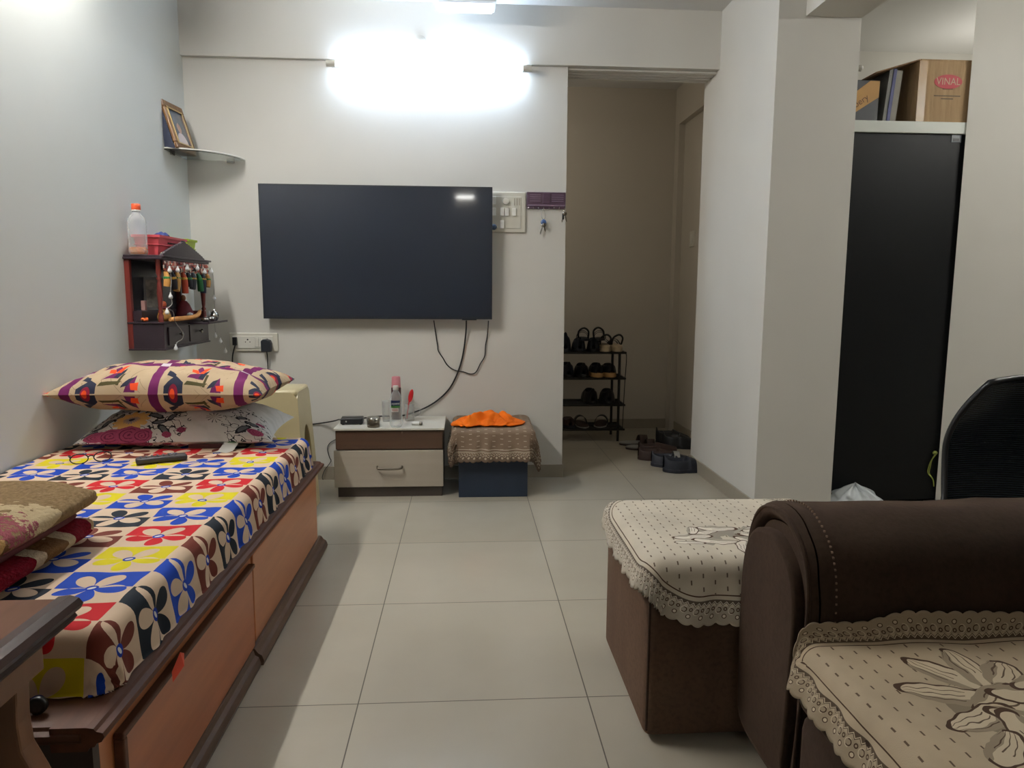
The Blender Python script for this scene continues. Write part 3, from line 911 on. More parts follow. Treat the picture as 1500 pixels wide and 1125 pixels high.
for j in range(3):
    for i in range(nA): pf.f.append((j * nA + i, j * nA + (i + 1) % nA, (j + 1) * nA + (i + 1) % nA, (j + 1) * nA + i)); pf.sm.append(True)
pf.f.append(tuple(3 * nA + i for i in range(nA))); pf.sm.append(False)
pf.build('arm_front', M_suede_d, arm)
def ring(x, sc, r): return MB().tube([(x, ac[0] + (y - ac[0]) * sc, ac[1] + (z - ac[1]) * sc) for y, z in AP[::2]], r, n=6, closed=True, sub=2)
ring(.628, .965, .0042).build('piping', M_suede_d, arm)
stt = MB()
for i in range(0, len(AP)):
    y, z = AP[i]
    if z > .36: stt.box(.676, .679, y - .002, y + .002, z + .001, z + .0045, M=None)
tag(stt.build('stitching', plain('pale_stitching', (120, 96, 78), .8), arm), kind='stuff')
MB().rbox(.615, 1.55, -.45, AY0 - .002, .085, .30, .03).build('seat_base', M_suede_d, so)
MB().rbox(.600, 1.40, .33, AY0 - .004, .300, .424, .04, n=6).build('seat_cushion', M_suede_d, so)
MB().rbox(.600, 1.40, -.45, .326, .300, .424, .04, n=6).build('seat_cushion', M_suede_d, so)
MB().rbox(1.42, 1.66, -.45, AY0 + .20, .085, .80, .08, n=6).build('backrest', M_suede_d, so)
for (x, y) in ((.70, 1.40), (1.55, 1.40), (.70, -.38), (1.55, -.38)):
    MB().cyl((x, y, 0), (x, y, .09), .022, .030, n=18).build('foot', M_foot, so)
smot = [(-.02, .10, .055, .024, 2.1), (.03, .11, .06, .022, 1.5), (.075, .09, .05, .026, .9), (-.05, .04, .065, .022, 2.8), (.02, .02, .055, .030, .5), (.09, .03, .07, .022, -.1), (.13, .07, .06, .02, .3),
        (-.04, -.02, .06, .02, 3.5), (.05, -.04, .07, .022, -.5), (.12, -.02, .06, .02, -.2), (.0, -.07, .06, .024, -1.7), (.08, -.10, .06, .02, -.9), (-.06, -.09, .05, .02, .8), (.15, -.07, .05, .018, -.4)]
M_lace2 = lace_mat('beige_sofa_lace', (184, 166, 140), (74, 54, 40), (196, 180, 154), [(x - .06, y + .06, l * 1.15, w * 1.15, a) for x, y, l, w, a in smot], px=.034, py=.032, dash=(.0016, .0055))
def sofa_place(x, y):
    # over the front edge (x side) and a little way up the arm (y side)
    x_e, y_e, top = .604, AY0 - .022, .4275
    px, py, pz = x, y, top
    up = y - y_e
    if up > 0:
        k = .035 + .055 * max(0, min(1, (x - .72) / .35)) * (.75 + .5 * math.sin(x * 17))
        up = min(up, .2)
        py = y_e + up * .30; pz = top + up * .85 * min(1, k / .05)
        py = min(py, AY0 - .010)
    q = x_e + .03 - x
    if q > 0:
        r = .03
        if q < r * PI / 2: a = q / r; px = x_e + .03 - r * math.sin(a); pz -= r * (1 - math.cos(a))
        else: px = x_e - (q - r * PI / 2) * .22 - .004 * (1 + math.sin(y * 70)); pz -= r + (q - r * PI / 2) * .95
    pz += .005 * (1 + nz(x * 8, y * 8, 3)) + .004 * max(0, math.sin((x * 3.2 + y * 1.5) * 6))
    return (px, py, pz)
lace_cloth('lace_cloth', 'beige lace cloth with flower motif spread on the sofa seat by the arm', (.875, .92), .345, .325, .06, M_lace2, sofa_place, (.875, .92, .4275))

# ------------------------------------------------------------------ television
_t = Mat('television_screen', .34, spec=.5); _t.color((25, 33, 47)); _t.b.inputs['Coat Weight'].default_value = .25; _t.b.inputs['Coat Roughness'].default_value = .05; _t.bump(_t.noise(3, 2), .01, .001); M_tvs = _t.m
tv = thing('television', 'large flat black television mounted on the back wall', 'television', (-.468, YB, 1.26))
Mtv = T(-.4675, YB - .062, 1.262) @ RX(math.radians(1.0))
B(-.614, .614, -.012, .012, -.352, .352, M=Mtv).build('cabinet', plain('tv_back_plastic', (20, 21, 24), .45), tv, .004)
B(-.609, .609, -.0135, -.0119, -.341, .347, M=Mtv).build('screen', M_tvs, tv)
bz = MB().box(-.6145, .6145, -.0145, .0, -.353, -.343, M=Mtv).box(-.6145, .6145, -.0142, .0, .348, .353, M=Mtv).box(-.6145, -.610, -.0142, .0, -.343, .348, M=Mtv).box(.610, .6145, -.0142, .0, -.343, .348, M=Mtv)
bz.build('bezel', plain('tv_bezel', (34, 38, 46), .3), tv)
B(-.2, .2, .012, .050, -.12, .12, M=Mtv).build('wall_bracket', M_black, tv)
B(.45, .53, -.011, .008, -.358, -.352, M=Mtv).build('sensor', M_black, tv)

# ------------------------------------------------------------------ low cabinet
M_cw = wood('cabinet_pale_laminate', (184, 175, 160), (172, 162, 147), .45, 'X', 3)
M_cb = wood('cabinet_brown_laminate', (88, 64, 46), (72, 50, 36), .5, 'X', 4)
M_cs = plain('cabinet_side_brown', (92, 78, 66), .5)
M_ct = plain('cabinet_top_white', (204, 200, 188), .35, var=.03)
cb = thing('low_cabinet', 'low white and brown cabinet with one drawer standing below the television', 'cabinet', (-.392, 3.84, 0))
CX0, CX1, CY0, CY1 = -.668, -.113, 3.66, 4.015
MB().box(CX0 + .006, CX1 - .006, CY0 + .022, CY1, .055, .352).build('carcass', M_cs, cb)
B(CX0 + .01, CX1 - .008, CY0 + .012, CY1, 0, .055).build('plinth', plain('cabinet_plinth', (62, 54, 48), .5), cb)
B(CX0 + .004, CX1 - .004, CY0 + .003, CY0 + .022, .252, .349).build('front_band', M_cb, cb, .002)
dw = B(CX0 - .006, CX1 - .002, CY0 - .002, CY0 + .02, .054, .246).build('drawer', M_cw, cb, .002)
hd_ = MB().tube([(-.453, CY0 - .002, .162), (-.451, CY0 - .022, .159), (-.435, CY0 - .028, .156), (-.39, CY0 - .029, .155), (-.345, CY0 - .028, .156), (-.329, CY0 - .022, .159), (-.327, CY0 - .002, .162)], .0055, n=8)
hd_.build('handle', M_dsteel, dw)
B(CX0 - .004, CX1 + .004, CY0 - .006, CY1 + .002, .352, .363).build('top', M_ct, cb, .002)

# ------------------------------------------------------------------ blue box, its cloth and the orange garment
bx = thing('storage_box', 'dark blue box on the floor beside the cabinet under a brown lace cloth', 'box', (.143, 3.80, 0))
M_bb = plain('blue_board', (28, 42, 62), .6, var=.05)
BXx0, BXx1, BXy0, BXy1, BXz = -.036, .322, 3.635, 3.985, .352
B(BXx0, BXx1, BXy0, BXy1, .0, .30).build('body', M_bb, bx, .003)
B(BXx0 - .004, BXx1 + .004, BXy0 - .004, BXy1 + .004, .27, BXz).build('lid', M_bb, bx, .003)
M_lace3 = lace_mat('brown_box_lace', (126, 106, 88), (198, 184, 164), (176, 158, 134), [], px=.040, py=.026, dash=(.0075, .0014))
brect = (BXx0 - .036, BXx1 + .040, BXy0 - .022, BXy1 + .014)
def box_place(x, y):
    p = drape_pt(x, y, brect, BXz + .009, .030, ripple=.007, flare=.16, wr=.006)
    z = p[2] + .010 * max(0, (y - 3.75)) / .2 * (p[2] > BXz - .02)
    return (p[0], min(p[1], YB - .03), z)
lace_cloth('lace_cloth', 'brown lace cloth with pale dashes and cream trim hanging over the blue box', (.165, 3.80), .34, .335, .05, M_lace3, box_place, (.165, 3.80, BXz))
M_or = Mat('orange_fabric', .8, spec=.2)
_n = M_or.noise(9, 4); M_or.color(M_or.mix((232, 112, 16), (196, 82, 8), E.m('MULTIPLY', _n - .35, 2, clamp=True))); M_or.bump(M_or.noise(40, 4), .3, .004)
def orange_fn(u, v):
    a, b = u * 2 - 1, v * 2 - 1
    x = .120 + .195 * a * (1 - .28 * b * b + .10 * nz(b * 2, 3.3)) + .02 * b; y = 3.775 + .115 * b * (1 - .35 * abs(a)) - .03 * a * a + .035 * nz(a * 2.3, b * .8, 6.1) + .012 * nz(a * 7, b, 2.2)
    h = max(0, 1 - max(abs(a), abs(b)) ** 2.5)
    f = abs(nz(a * 2.2 + 1, b * 2.6, .5)) * .055 + abs(nz(a * 6, b * 4, 2.5)) * .022 + .026 * math.exp(-((a + .05) / .6) ** 2 - ((b - .15) / .7) ** 2)
    return (x, y, BXz + .012 + h * f + .008)
og = MB().grid(orange_fn, 70, 50)
o = og.build('folded_garment', M_or.m, loc=(.13, 3.76, BXz + .012), recalc=False)
tag(o, 'crumpled bright orange garment lying on the lace cloth over the blue box', 'garment')
o.modifiers.new('Solidify', 'SOLIDIFY').thickness = .006

# ------------------------------------------------------------------ cream plastic stool
M_cream = plain('cream_plastic', (196, 182, 142), .35, var=.03)
sto = thing('plastic_stool', 'tall cream plastic stool with arched cut-outs standing behind the head of the bed', 'stool', (-.94, 3.42, 0))
SZ, sx_, sy_ = .607, .155, .125
sc_ = Vector((-.925, 3.44, 0))
seat = MB().rbox(sc_.x - sx_, sc_.x + sx_, sc_.y - sy_, sc_.y + sy_, SZ - .03, SZ, .018)
seat.build('seat', M_cream, sto)
def stool_side(axis, sgn):
    # splayed panel with an arched opening, as a ring-shaped grid between the outline and the arch
    mb = MB(); n = 24
    def P(a, z):
        k = (SZ - z) / SZ
        ax = sx_ + .035 * k; ay = sy_ + .03 * k
        if axis == 0: return (sc_.x + sgn * ax, sc_.y + a * ay, z)
        return (sc_.x + a * ax, sc_.y + sgn * ay, z)
    pts_o, pts_i = [], []
    hw, zt = .46, SZ - .18
    for i in range(n + 1):
        t = i / n
        ang = PI * (1 - t)
        # inner arch
        if t < .25: pts_i.append((-hw, zt * .0 + (zt - .10) * (t / .25)))
        elif t > .75: pts_i.append((hw, (zt - .10) * ((1 - t) / .25)))
        else:
            q = PI * (1 - (t - .25) / .5); pts_i.append((hw * math.cos(q), zt - .10 + .10 * math.sin(q)))
        if t < .35: pts_o.append((-1, (SZ - .01) * t / .35))
        elif t > .65: pts_o.append((1, (SZ - .01) * (1 - t) / .35))
        else: pts_o.append((-1 + 2 * (t - .35) / .3, SZ - .01))
    vs = [P(*p) for p in pts_o] + [P(*p) for p in pts_i]
    mb.add(vs, [(i, i + 1, n + 2 + i, n + 1 + i) for i in range(n)], False)
    o = mb.build('side_panel', M_cream, sto); o.modifiers.new('Solidify', 'SOLIDIFY').thickness = .004
for ax_ in (0, 1):
    for sg in (-1, 1): stool_side(ax_, sg)

# ------------------------------------------------------------------ black wardrobe under the loft slab
wd = thing('wardrobe', 'tall black wardrobe panel under the white loft ledge at the far right', 'wardrobe', (2.06, 3.5, 0))
M_bk = plain('black_laminate', (13, 15, 17), .42, var=.04, spec=.22)
B(1.762, 2.39, 3.40, 3.47, .03, 1.814).build('door', M_bk, wd, .002)
B(1.762, 2.362, 3.47, 3.95, .0, 1.812).build('carcass', M_black, wd)
lbx = B(2.308, 2.356, 3.397, 3.3999, 1.778, 1.812).build('sticker', plain('grey_sticker', (92, 98, 102), .4), wd)
MB().box(2.316, 2.345, 3.3962, 3.3969, 1.783, 1.796).build('sticker_print', M_black, lbx)

# ------------------------------------------------------------------ office chair
oc = thing('office_chair', 'black office chair with ribbed curved back behind the sofa arm', 'office chair', (1.76, 2.25, 0))
def ribbed():
    m = Mat('ribbed_black_mesh', .26, spec=.5)
    u, v = m.uv()
    w_ = ((v * 62).fr() - .5).ab() * 2
    m.color(m.mix((24, 28, 34), (72, 82, 92), w_ * w_))
    return m.bump(w_, .9, .006).m
def back_pt(u, v, off=0.0):
    # u across -1..1, v up 0..1
    wv = .292 - .092 * max(0, (v - .45) / .55) ** 1.8
    x = u * wv; z = .40 + v * .395 + .022 * (1 - u * u) * v - .01 * u
    y = .10 * (u * u) * -1 + .05 * math.sin(v * PI) + off
    c, s = math.cos(-.38), math.sin(-.38)
    return (1.765 + x * c - y * s, 2.02 + x * s + y * c, z)
bkm = MB().grid(lambda u, v: back_pt(u * 2 - 1, v), 40, 60, uvfn=lambda u, v: (u, v))
bo = bkm.build('backrest', ribbed(), oc, recalc=False); bo.modifiers.new('Solidify', 'SOLIDIFY').thickness = .012
fr_pts = [back_pt(-1, v / 10) for v in range(11)] + [back_pt(-1 + i / 4, 1) for i in range(1, 8)] + [back_pt(1, 1 - v / 10) for v in range(11)] + [back_pt(1 - i / 4, 0) for i in range(1, 8)]
MB().tube(fr_pts, .009, n=8, closed=True, sub=3).build('back_frame', M_black, oc)
MB().rbox(1.80, 2.24, 2.10, 2.56, .40, .46, .03).build('seat', M_black, oc)
MB().tube([back_pt(0, .35, .03), (1.83, 2.12, .44), (1.90, 2.2, .39), (2.0, 2.34, .385)], .016, n=8).build('back_bar', M_black, oc)
MB().cyl((2.02, 2.34, .08), (2.02, 2.34, .42), .025, n=16).build('gas_post', M_black, oc)
for k in range(5):
    a = k * 2 * PI / 5 + .3
    L_ = MB().tube([(2.02, 2.34, .10), (2.02 + .15 * math.cos(a), 2.34 + .15 * math.sin(a), .085), (2.02 + .28 * math.cos(a), 2.34 + .28 * math.sin(a), .06)], .016, n=8).build('base_leg', M_black, oc)
    cx_, cy_ = 2.02 + .28 * math.cos(a), 2.34 + .28 * math.sin(a)
    MB().cyl((cx_ - .012 * math.sin(a), cy_ + .012 * math.cos(a), .0275), (cx_ + .012 * math.sin(a), cy_ - .012 * math.cos(a), .0275), .0275, n=16).build('castor', M_black, L_)
# ------------------------------------------------------------------ things on the low cabinet
CT = .363
sb = thing('set_top_box', 'small black set-top box at the left back of the low cabinet', 'set-top box', (-.60, 3.80, CT))
Ms = T(-.598, 3.80, CT) @ RZ(.06)
MB().rbox(-.058, .058, -.042, .042, .003, .034, .006, M=Ms).build('body', M_black, sb)
for sx in (-1, 1):
    MB().cyl(Ms @ Vector((sx * .045, -.03, 0)), Ms @ Vector((sx * .045, -.03, .0035)), .007, n=10).build('foot', M_black, sb)
MB().ell(Ms @ Vector((-.028, -.0425, .018)), (.004, .0015, .004)).build('indicator', M_white, sb)
tn = thing('round_tin', 'small round steel tin with a lid on the low cabinet', 'tin', (-.475, 3.69, CT))
MB().lathe([(0, .0005), (.031, .0005), (.033, .004), (.033, .034), (.031, .036), (0, .036)], c=(-.475, 3.70, CT), n=32).build('body', M_dsteel, tn)
MB().lathe([(.0345, .034), (.0348, .050), (.031, .052), (.029, .0505), (0, .0505)], c=(-.475, 3.70, CT), n=32).build('lid', M_steel, tn)
def clear(name, c, alpha):
    m = Mat(name, .12); m.color(c)
    lw = m.nt.nodes.new('ShaderNodeLayerWeight'); lw.inputs[0].default_value = .35
    m.nt.links.new((E(lw.outputs['Facing']) * .5 + alpha).s, m.b.inputs['Alpha'])
    return m.m
M_pet = clear('clear_bottle_plastic', (222, 226, 224), .16)
def bottle_prof(h, r):
    return [(0, .003), (r * .55, .003), (r * .8, 0), (r * .98, .012), (r, .03), (r * .93, .05), (r, .06), (r * .94, .075), (r, .085), (r, h * .62), (r * .94, h * .70), (r * .68, h * .82), (r * .40, h * .88), (r * .36, h * .90), (r * .36, h * .95)]
wb = thing('water_bottle', 'clear plastic water bottle with a white cap and blue label on the low cabinet', 'bottle', (-.358, 3.692, CT))
bc = (-.358, 3.698, CT)
MB().lathe(bottle_prof(.212, .033), c=bc, n=32).build('body', M_pet, wb)
MB().lathe([(0, .215), (.0135, .215), (.0145, .212), (.0145, .194), (.0135, .192), (0, .192)], c=bc, n=24).build('cap', M_white, wb)
def wrap_label(mb, c, r, z0, z1, a0, a1, n=14):
    return mb.grid(lambda u, v: (c[0] + r * math.cos(a0 + (a1 - a0) * u), c[1] + r * math.sin(a0 + (a1 - a0) * u), c[2] + z0 + (z1 - z0) * v), n, 1)
A0, A1 = -PI / 2 - .75, -PI / 2 + .75
lb1 = wrap_label(MB(), bc, .0336, .106, .142, A0, A1).build('label', plain('navy_label', (18, 38, 82), .4), wb)
wrap_label(MB(), bc, .0338, .104, .115, A0, A1).build('label_stripe', plain('green_label', (62, 120, 52), .4), lb1)
text_mesh('label_lettering', 'aquent', .018, M_white, lb1, T(bc[0] + .001, bc[1] - .0345, CT + .127) @ RX(PI / 2), shear=.2, sx=.85)
wrap_label(MB(), bc, .0336, .083, .103, A0 + .1, A1 - .25).build('label', plain('white_label', (196, 190, 186), .5), wb)
for i in range(2): wrap_label(MB(), bc, .0338, .088 + i * .007, .091 + i * .007, A0 + .2, A1 - .35).build('printed_line', plain('red_print', (150, 70, 66), .5), wb)
M_gl = clear('tumbler_glass', (196, 194, 186), .14)
def tumbler(label, x, y, h, r, handle=False):
    g_ = thing('glass_tumbler', label, 'glass', (x, y, CT))
    MB().lathe([(0, 0), (r * .92, 0), (r, .006), (r, h), (r - .0025, h), (r - .0025, .010), (0, .009)], c=(x, y, CT), n=28).build('body', M_gl, g_)
    if handle: MB().tube([(x + r, y, CT + h * .8), (x + r + .028, y, CT + h * .72), (x + r + .03, y, CT + h * .45), (x + r, y, CT + h * .25)], .004, n=8).build('handle', M_gl, g_)
tumbler('clear glass tumbler left of the water bottle on the low cabinet', -.425, 3.865, .112, .024)
tumbler('clear glass mug holding the red spoon right of the water bottle', -.302, 3.87, .090, .026, True)
sp = thing('spoon', 'bright red plastic spoon standing in the glass mug', 'spoon', (-.302, 3.87, CT + .01))
M_red = plain('red_plastic', (196, 28, 34), .35, var=.05)
MB().tube([(-.318, 3.872, CT + .012), (-.309, 3.868, CT + .07), (-.303, 3.862, CT + .105)], .004, n=8).build('handle', M_red, sp)
MB().ell((-.293, 3.858, CT + .138), (.0125, .004, .037), M=RY(.22)).build('bowl', M_red, sp)
pb = thing('cosmetic_bottle', 'slim maroon bottle with a pink cap standing behind the water bottle', 'bottle', (-.375, 3.93, CT))
MB().lathe([(0, 0), (.026, 0), (.027, .004), (.027, .17), (.024, .178), (0, .178)], c=(-.378, 3.93, CT), n=28).build('body', plain('maroon_bottle', (74, 38, 36), .35), pb)
MB().lathe([(.0255, .176), (.0235, .232), (.021, .235), (0, .235)], c=(-.378, 3.93, CT), n=28).build('cap', plain('pink_cap', (206, 130, 138), .3), pb)
wt = thing('small_tube', 'small white tube with a dark end lying on the right of the low cabinet', 'tube', (-.253, 3.735, CT))
MB().cyl((-.280, 3.740, CT + .0105), (-.240, 3.733, CT + .0105), .0100, n=18).build('body', M_white, wt)
MB().cyl((-.2402, 3.733, CT + .0105), (-.228, 3.731, CT + .0105), .0103, n=18).build('end_cap', M_dsteel, wt)
MB().cyl((-.228, 3.731, CT + .0105), (-.2265, 3.7308, CT + .0105), .0075, n=18).build('opening', M_hole, wt)

# ------------------------------------------------------------------ cables
def cable(label, pts, r=.003):
    o = MB().tube(pts, r, n=8).build('cable', M_cable, loc=pts[0])
    return tag(o, label, 'cable')
yw = YB - .008
cable('thick black cable hanging from the television down to the set-top box', [(.006, YB - .045, .90), (.004, yw - .01, .84), (-.008, yw, .74), (-.024, yw, .665), (-.055, yw, .58), (-.10, yw, .505), (-.18, yw, .435), (-.27, yw - .01, .392), (-.36, 3.985, .3705), (-.47, 3.975, .3705), (-.56, 3.90, .373), (-.595, 3.845, .380)], .0042)
cable('thin black cable hanging in a wide loop below the right of the television', [(-.172, YB - .045, .90), (-.166, yw, .84), (-.155, yw, .765), (-.150, yw, .73), (-.125, yw, .69), (-.100, yw, .65), (-.06, yw, .622), (-.01, yw, .612), (.03, yw, .60), (.06, yw, .612), (.085, yw, .66), (.108, yw, .70), (.113, yw, .76), (.124, yw, .82), (.128, YB - .045, .90)], .0030)
cable('black cable running left from the set-top box across the wall to the bed', [(-.655, 3.812, .378), (-.68, 3.87, .372), (-.72, 3.95, .350), (-.80, yw - .004, .326), (-.90, yw, .315), (-1.0, yw, .312), (-1.08, yw, .30)], .0036)
cable('thin black wire trailing from the cabinet side down to the floor', [(-.655, yw - .004, .255), (-.70, yw, .242), (-.755, yw, .215), (-.775, yw, .18), (-.765, yw, .13), (-.758, yw, .105), (-.79, yw - .012, .06), (-.805, yw - .014, .02), (-.80, yw - .016, .004)], .0022)

# ------------------------------------------------------------------ socket board, plugs
M_sw = plain('switch_plate', (208, 204, 190), .4, var=.02)
M_sw3 = plain('switch_rocker', (232, 230, 222), .35, var=.01)
M_sw2 = plain('switch_module', (216, 213, 202), .35, var=.02)
so_ = thing('socket_board', 'long white socket board on the wall behind the pillows', 'socket board', (-1.155, YB, .778))
B(-1.286, -1.026, YB - .012, YB, .728, .828).build('plate', M_sw, so_, .004)
B(-1.268, -1.052, YB - .016, YB - .011, .744, .812).build('module_row', M_sw2, so_, .002)
for x in (-1.148, -1.128): B(x, x + .018, YB - .020, YB - .0155, .752, .804).build('rocker_switch', M_sw2, so_, .002)
for (x, z, r) in ((-1.187, .792, .0045), (-1.199, .779, .003), (-1.175, .779, .003)):
    MB().cyl((x, YB - .0165, z), (x, YB - .0155, z), r, n=12).build('socket_hole', M_hole, so_)
ad = thing('usb_charger', 'small black charger plugged in at the left of the socket board', 'charger', (-1.252, YB - .016, .78))
B(-1.264, -1.242, YB - .034, YB - .0162, .762, .806).build('body', M_black, ad, .002)
MB().tube([(-1.252, YB - .025, .762), (-1.262, YB - .02, .735), (-1.272, YB - .014, .70), (-1.276, YB - .01, .65), (-1.278, YB - .008, .56)], .0036, n=8).build('lead', M_cable, ad)
pg = thing('power_plug', 'large black three-pin plug in the right of the socket board', 'plug', (-1.085, YB - .016, .76))
Pp = [(-.026, -.035), (.026, -.035), (.028, .012), (.022, .028), (.004, .036), (-.014, .034), (-.026, .024)]
MB().prism([(-1.083 + a, .762 + b) for a, b in Pp], 1, YB - .052, YB - .0162).build('body', plain('slate_black_plug', (34, 38, 46), .45), pg, .004)
MB().tube([(-1.083, YB - .03, .728), (-1.082, YB - .022, .69), (-1.084, YB - .014, .62), (-1.086, YB - .012, .52), (-1.088, YB - .010, .40)], .0032, n=8).build('lead', M_cable, pg)

# ------------------------------------------------------------------ switchboard, key rack, keys
sw = thing('switch_board', 'square white switch board on the wall touching the right edge of the television', 'switch board', (.24, YB, 1.49))
B(.10, .332, YB - .013, YB, 1.383, 1.600).build('plate', M_sw, sw, .005)
B(.118, .306, YB - .0165, YB - .0125, 1.404, 1.575).build('inner_panel', M_sw, sw, .002)
for (x, z) in ((.158, 1.553), (.158, 1.492), (.203, 1.492), (.229, 1.492), (.268, 1.492), (.203, 1.425)):
    B(x - .0105, x + .0105, YB - .026, YB - .0162, z - .021, z + .021).build('rocker_switch', M_sw3, sw, .002)
MB().cyl((.222, YB - .0165, 1.548), (.222, YB - .030, 1.548), .018, .016, n=20).build('fan_regulator', M_sw2, sw)
for x in (.268, .282, .294): B(x, x + .004, YB - .0172, YB - .016, 1.528, 1.566).build('socket_slot', M_skirt, sw)
MB().ell((.158, YB - .026, 1.41), (.016, .012, .016)).build('knob', plain('slate_blue_knob', (70, 88, 112), .4), sw)['label'] = 'round slate-blue knob'
kr = thing('key_rack', 'dark purple wooden key rack on the wall at the doorway edge', 'key rack', (.444, YB, 1.555))
M_kr = wood('key_rack_wood', (92, 70, 88), (66, 44, 56), .35, 'X', 6)
M_kr2 = plain('key_rack_slat', (128, 108, 126), .4)
kb = B(.337, .552, YB - .012, YB, 1.512, 1.602).build('board', M_kr, kr, .003)
for k in range(4):
    for (xa, xb) in ((.354, .414), (.474, .540)):
        B(xa, xb, YB - .0145, YB - .0118, 1.552 + k * .011, 1.556 + k * .011).build('slat', M_kr2, kb)
B(.427, .465, YB - .015, YB - .0118, 1.541, 1.596).build('centre_block', M_kr, kb, .002)
B(.343, .548, YB - .016, YB - .0118, 1.527, 1.534).build('lower_ledge', M_kr2, kb, .001)
for k in range(8):
    x = .345 + k * .0285
    MB().tube([(x, YB - .012, 1.525), (x, YB - .022, 1.518), (x, YB - .022, 1.508), (x, YB - .014, 1.508)], .0014, n=6, sub=3).build('hook', M_steel, kr)
def key_mb(M, L=.05):
    mb = MB().lathe([(.004, -.001), (.011, -.001), (.011, .001), (.004, .001)], M=M @ RX(PI / 2), n=16)
    mb.prism([(-.003, -.010), (.003, -.010), (.003, -L), (.0, -L - .004), (-.003, -L + .004), (-.005, -L + .010), (-.003, -L + .014), (-.005, -L + .02), (-.003, -L + .024)], 1, -.001, .001, M=M)
    return mb
ky = thing('key_bunch', 'bunch of keys with a blue fob hanging from the middle of the key rack', 'keys', (.43, YB - .022, 1.45))
yk = YB - .022
MB().tube([(.425, yk, 1.511), (.419, yk, 1.49), (.421, yk, 1.462), (.430, yk, 1.455), (.438, yk, 1.464), (.437, yk, 1.49), (.431, yk, 1.511)], .0014, n=6).build('chain', M_steel, ky)
MB().lathe([(0, -.003), (.014, -.003), (.016, 0), (.014, .003), (0, .003)], M=T(.430, yk, 1.439) @ RX(PI / 2), n=24).build('fob', plain('blue_fob', (74, 100, 146), .3), ky)
key_mb(T(.428, yk + .003, 1.424) @ RY(.32)).build('key', M_steel, ky)
key_mb(T(.433, yk - .003, 1.424) @ RY(-.2), .034).build('key', M_dsteel, ky)
ky2 = thing('key_bunch', 'small dark bunch of keys hanging from the right end of the key rack', 'keys', (.541, YB - .022, 1.47))
MB().tube([(.5445 + .007 * math.cos(a), yk, 1.499 + .010 * math.sin(a)) for a in [i * PI / 5 for i in range(10)]], .0014, n=6, closed=True, sub=2).build('ring', M_steel, ky2)
B(.532, .543, yk - .004, yk + .004, 1.455, 1.490).build('fob', M_black, ky2, .002)
key_mb(T(.543, yk + .004, 1.486) @ RY(.25), .045).build('key', M_steel, ky2)
key_mb(T(.547, yk - .005, 1.486) @ RY(-.22), .042).build('key', M_dsteel, ky2)
hs = thing('wall_switch', 'small white switch on the right wall of the dark hallway', 'switch', (1.62, 5.12, 1.44))
B(1.610, 1.6199, 5.07, 5.17, 1.385, 1.495).build('plate', M_sw, hs, .003)
B(1.606, 1.6105, 5.10, 5.14, 1.41, 1.47).build('rocker_switch', M_sw2, hs, .002)
kn = tag(MB().lathe([(.006, 0), (.006, .010), (.013, .014), (.014, .022), (.009, .028), (0, .029)], M=T(1.7581, 3.285, 2.068) @ RY(PI / 2), n=20).build('wall_hook', M_white, loc=(1.758, 3.285, 2.068)), 'small white round hook on the edge of the column beside the loft', 'hook')

# ------------------------------------------------------------------ corner shelf and framed picture
sh = thing('corner_shelf', 'quarter-round glass corner shelf high in the left corner', 'shelf', (XL, YB, 1.745))
M_gs = glass('shelf_glass', (226, 232, 228), .12, 1.2)
n_ = 24; R_ = .295
P = [(XL + .001, YB - .001)] + [(XL + .001 + R_ * math.sin(PI / 2 * i / n_), YB - .001 - R_ * math.cos(PI / 2 * i / n_)) for i in range(n_ + 1)]
MB().prism(P, 2, 1.740, 1.750).build('pane', M_gs, sh)
MB().tube([(x, y, 1.7475) for x, y in P[1:]], .0042, n=6, sub=1).build('edge_trim', M_white, sh)
for (x0, x1, y0, y1) in ((XL + .001, XL + .012, 3.80, 3.84), (-1.26, -1.22, YB - .012, YB - .001)):
    B(x0, x1, y0, y1, 1.728, 1.742).build('bracket', M_steel, sh, .002)
M_gold = wood('carved_gold_brown_frame', (150, 112, 66), (86, 50, 32), .35, 'Z', 14)
pf_ = thing('picture_frame', 'ornate gold and brown framed portrait leaning on the glass corner shelf', 'picture frame', (-1.40, 3.86, 1.75))
# frame stands on the shelf and leans back towards the left wall, facing the room
Mf = T(-1.385, 3.825, 1.7505) @ RZ(math.radians(-6)) @ RY(math.radians(-17)) 
fw, fh, ft = .100, .240, .016      # local: y across, z up, x outwards
fb = MB()
for (y0, y1, z0, z1) in ((-fw, fw, 0, .030), (-fw, fw, fh - .036, fh), (-fw, -fw + .030, .030, fh - .036), (fw - .030, fw, .030, fh - .036)):
    fb.box(-ft, 0, y0, y1, z0, z1, M=Mf)
fo = fb.build('frame', M_gold, pf_, .004)
for zz in range(15):
    pass
bd_ = MB()
bd_.box(.0, .003, -fw + .026, -fw + .032, .026, fh - .03, M=Mf).box(.0, .003, fw - .032, fw - .026, .026, fh - .03, M=Mf).box(.0, .003, -fw + .03, fw - .03, .026, .032, M=Mf).box(.0, .003, -fw + .03, fw - .03, fh - .038, fh - .032, M=Mf)
bd_.build('inner_beading', plain('pale_gold', (196, 172, 120), .3, .6), fo)
ph = MB().box(-ft, -.006, -fw + .028, fw - .028, .028, fh - .034, M=Mf).build('photograph', plain('portrait_grey', (98, 108, 122), .25, var=.2, scale=20), pf_)
fig = MB(); 
fig.prism([(.050 * math.cos(a) - .004, .030 + max(0, .062 * math.sin(a))) for a in [PI * i / 14 for i in range(15)]], 0, -.0058, -.0052, M=Mf)
fig.build('painted_clothes', plain('portrait_pale', (196, 184, 186), .4), ph)
MB().ell((0, 0, 0), (.0008, .019, .027), M=Mf @ T(-.0052, -.002, .115)).build('painted_head', plain('portrait_skin', (170, 140, 124), .4), ph)
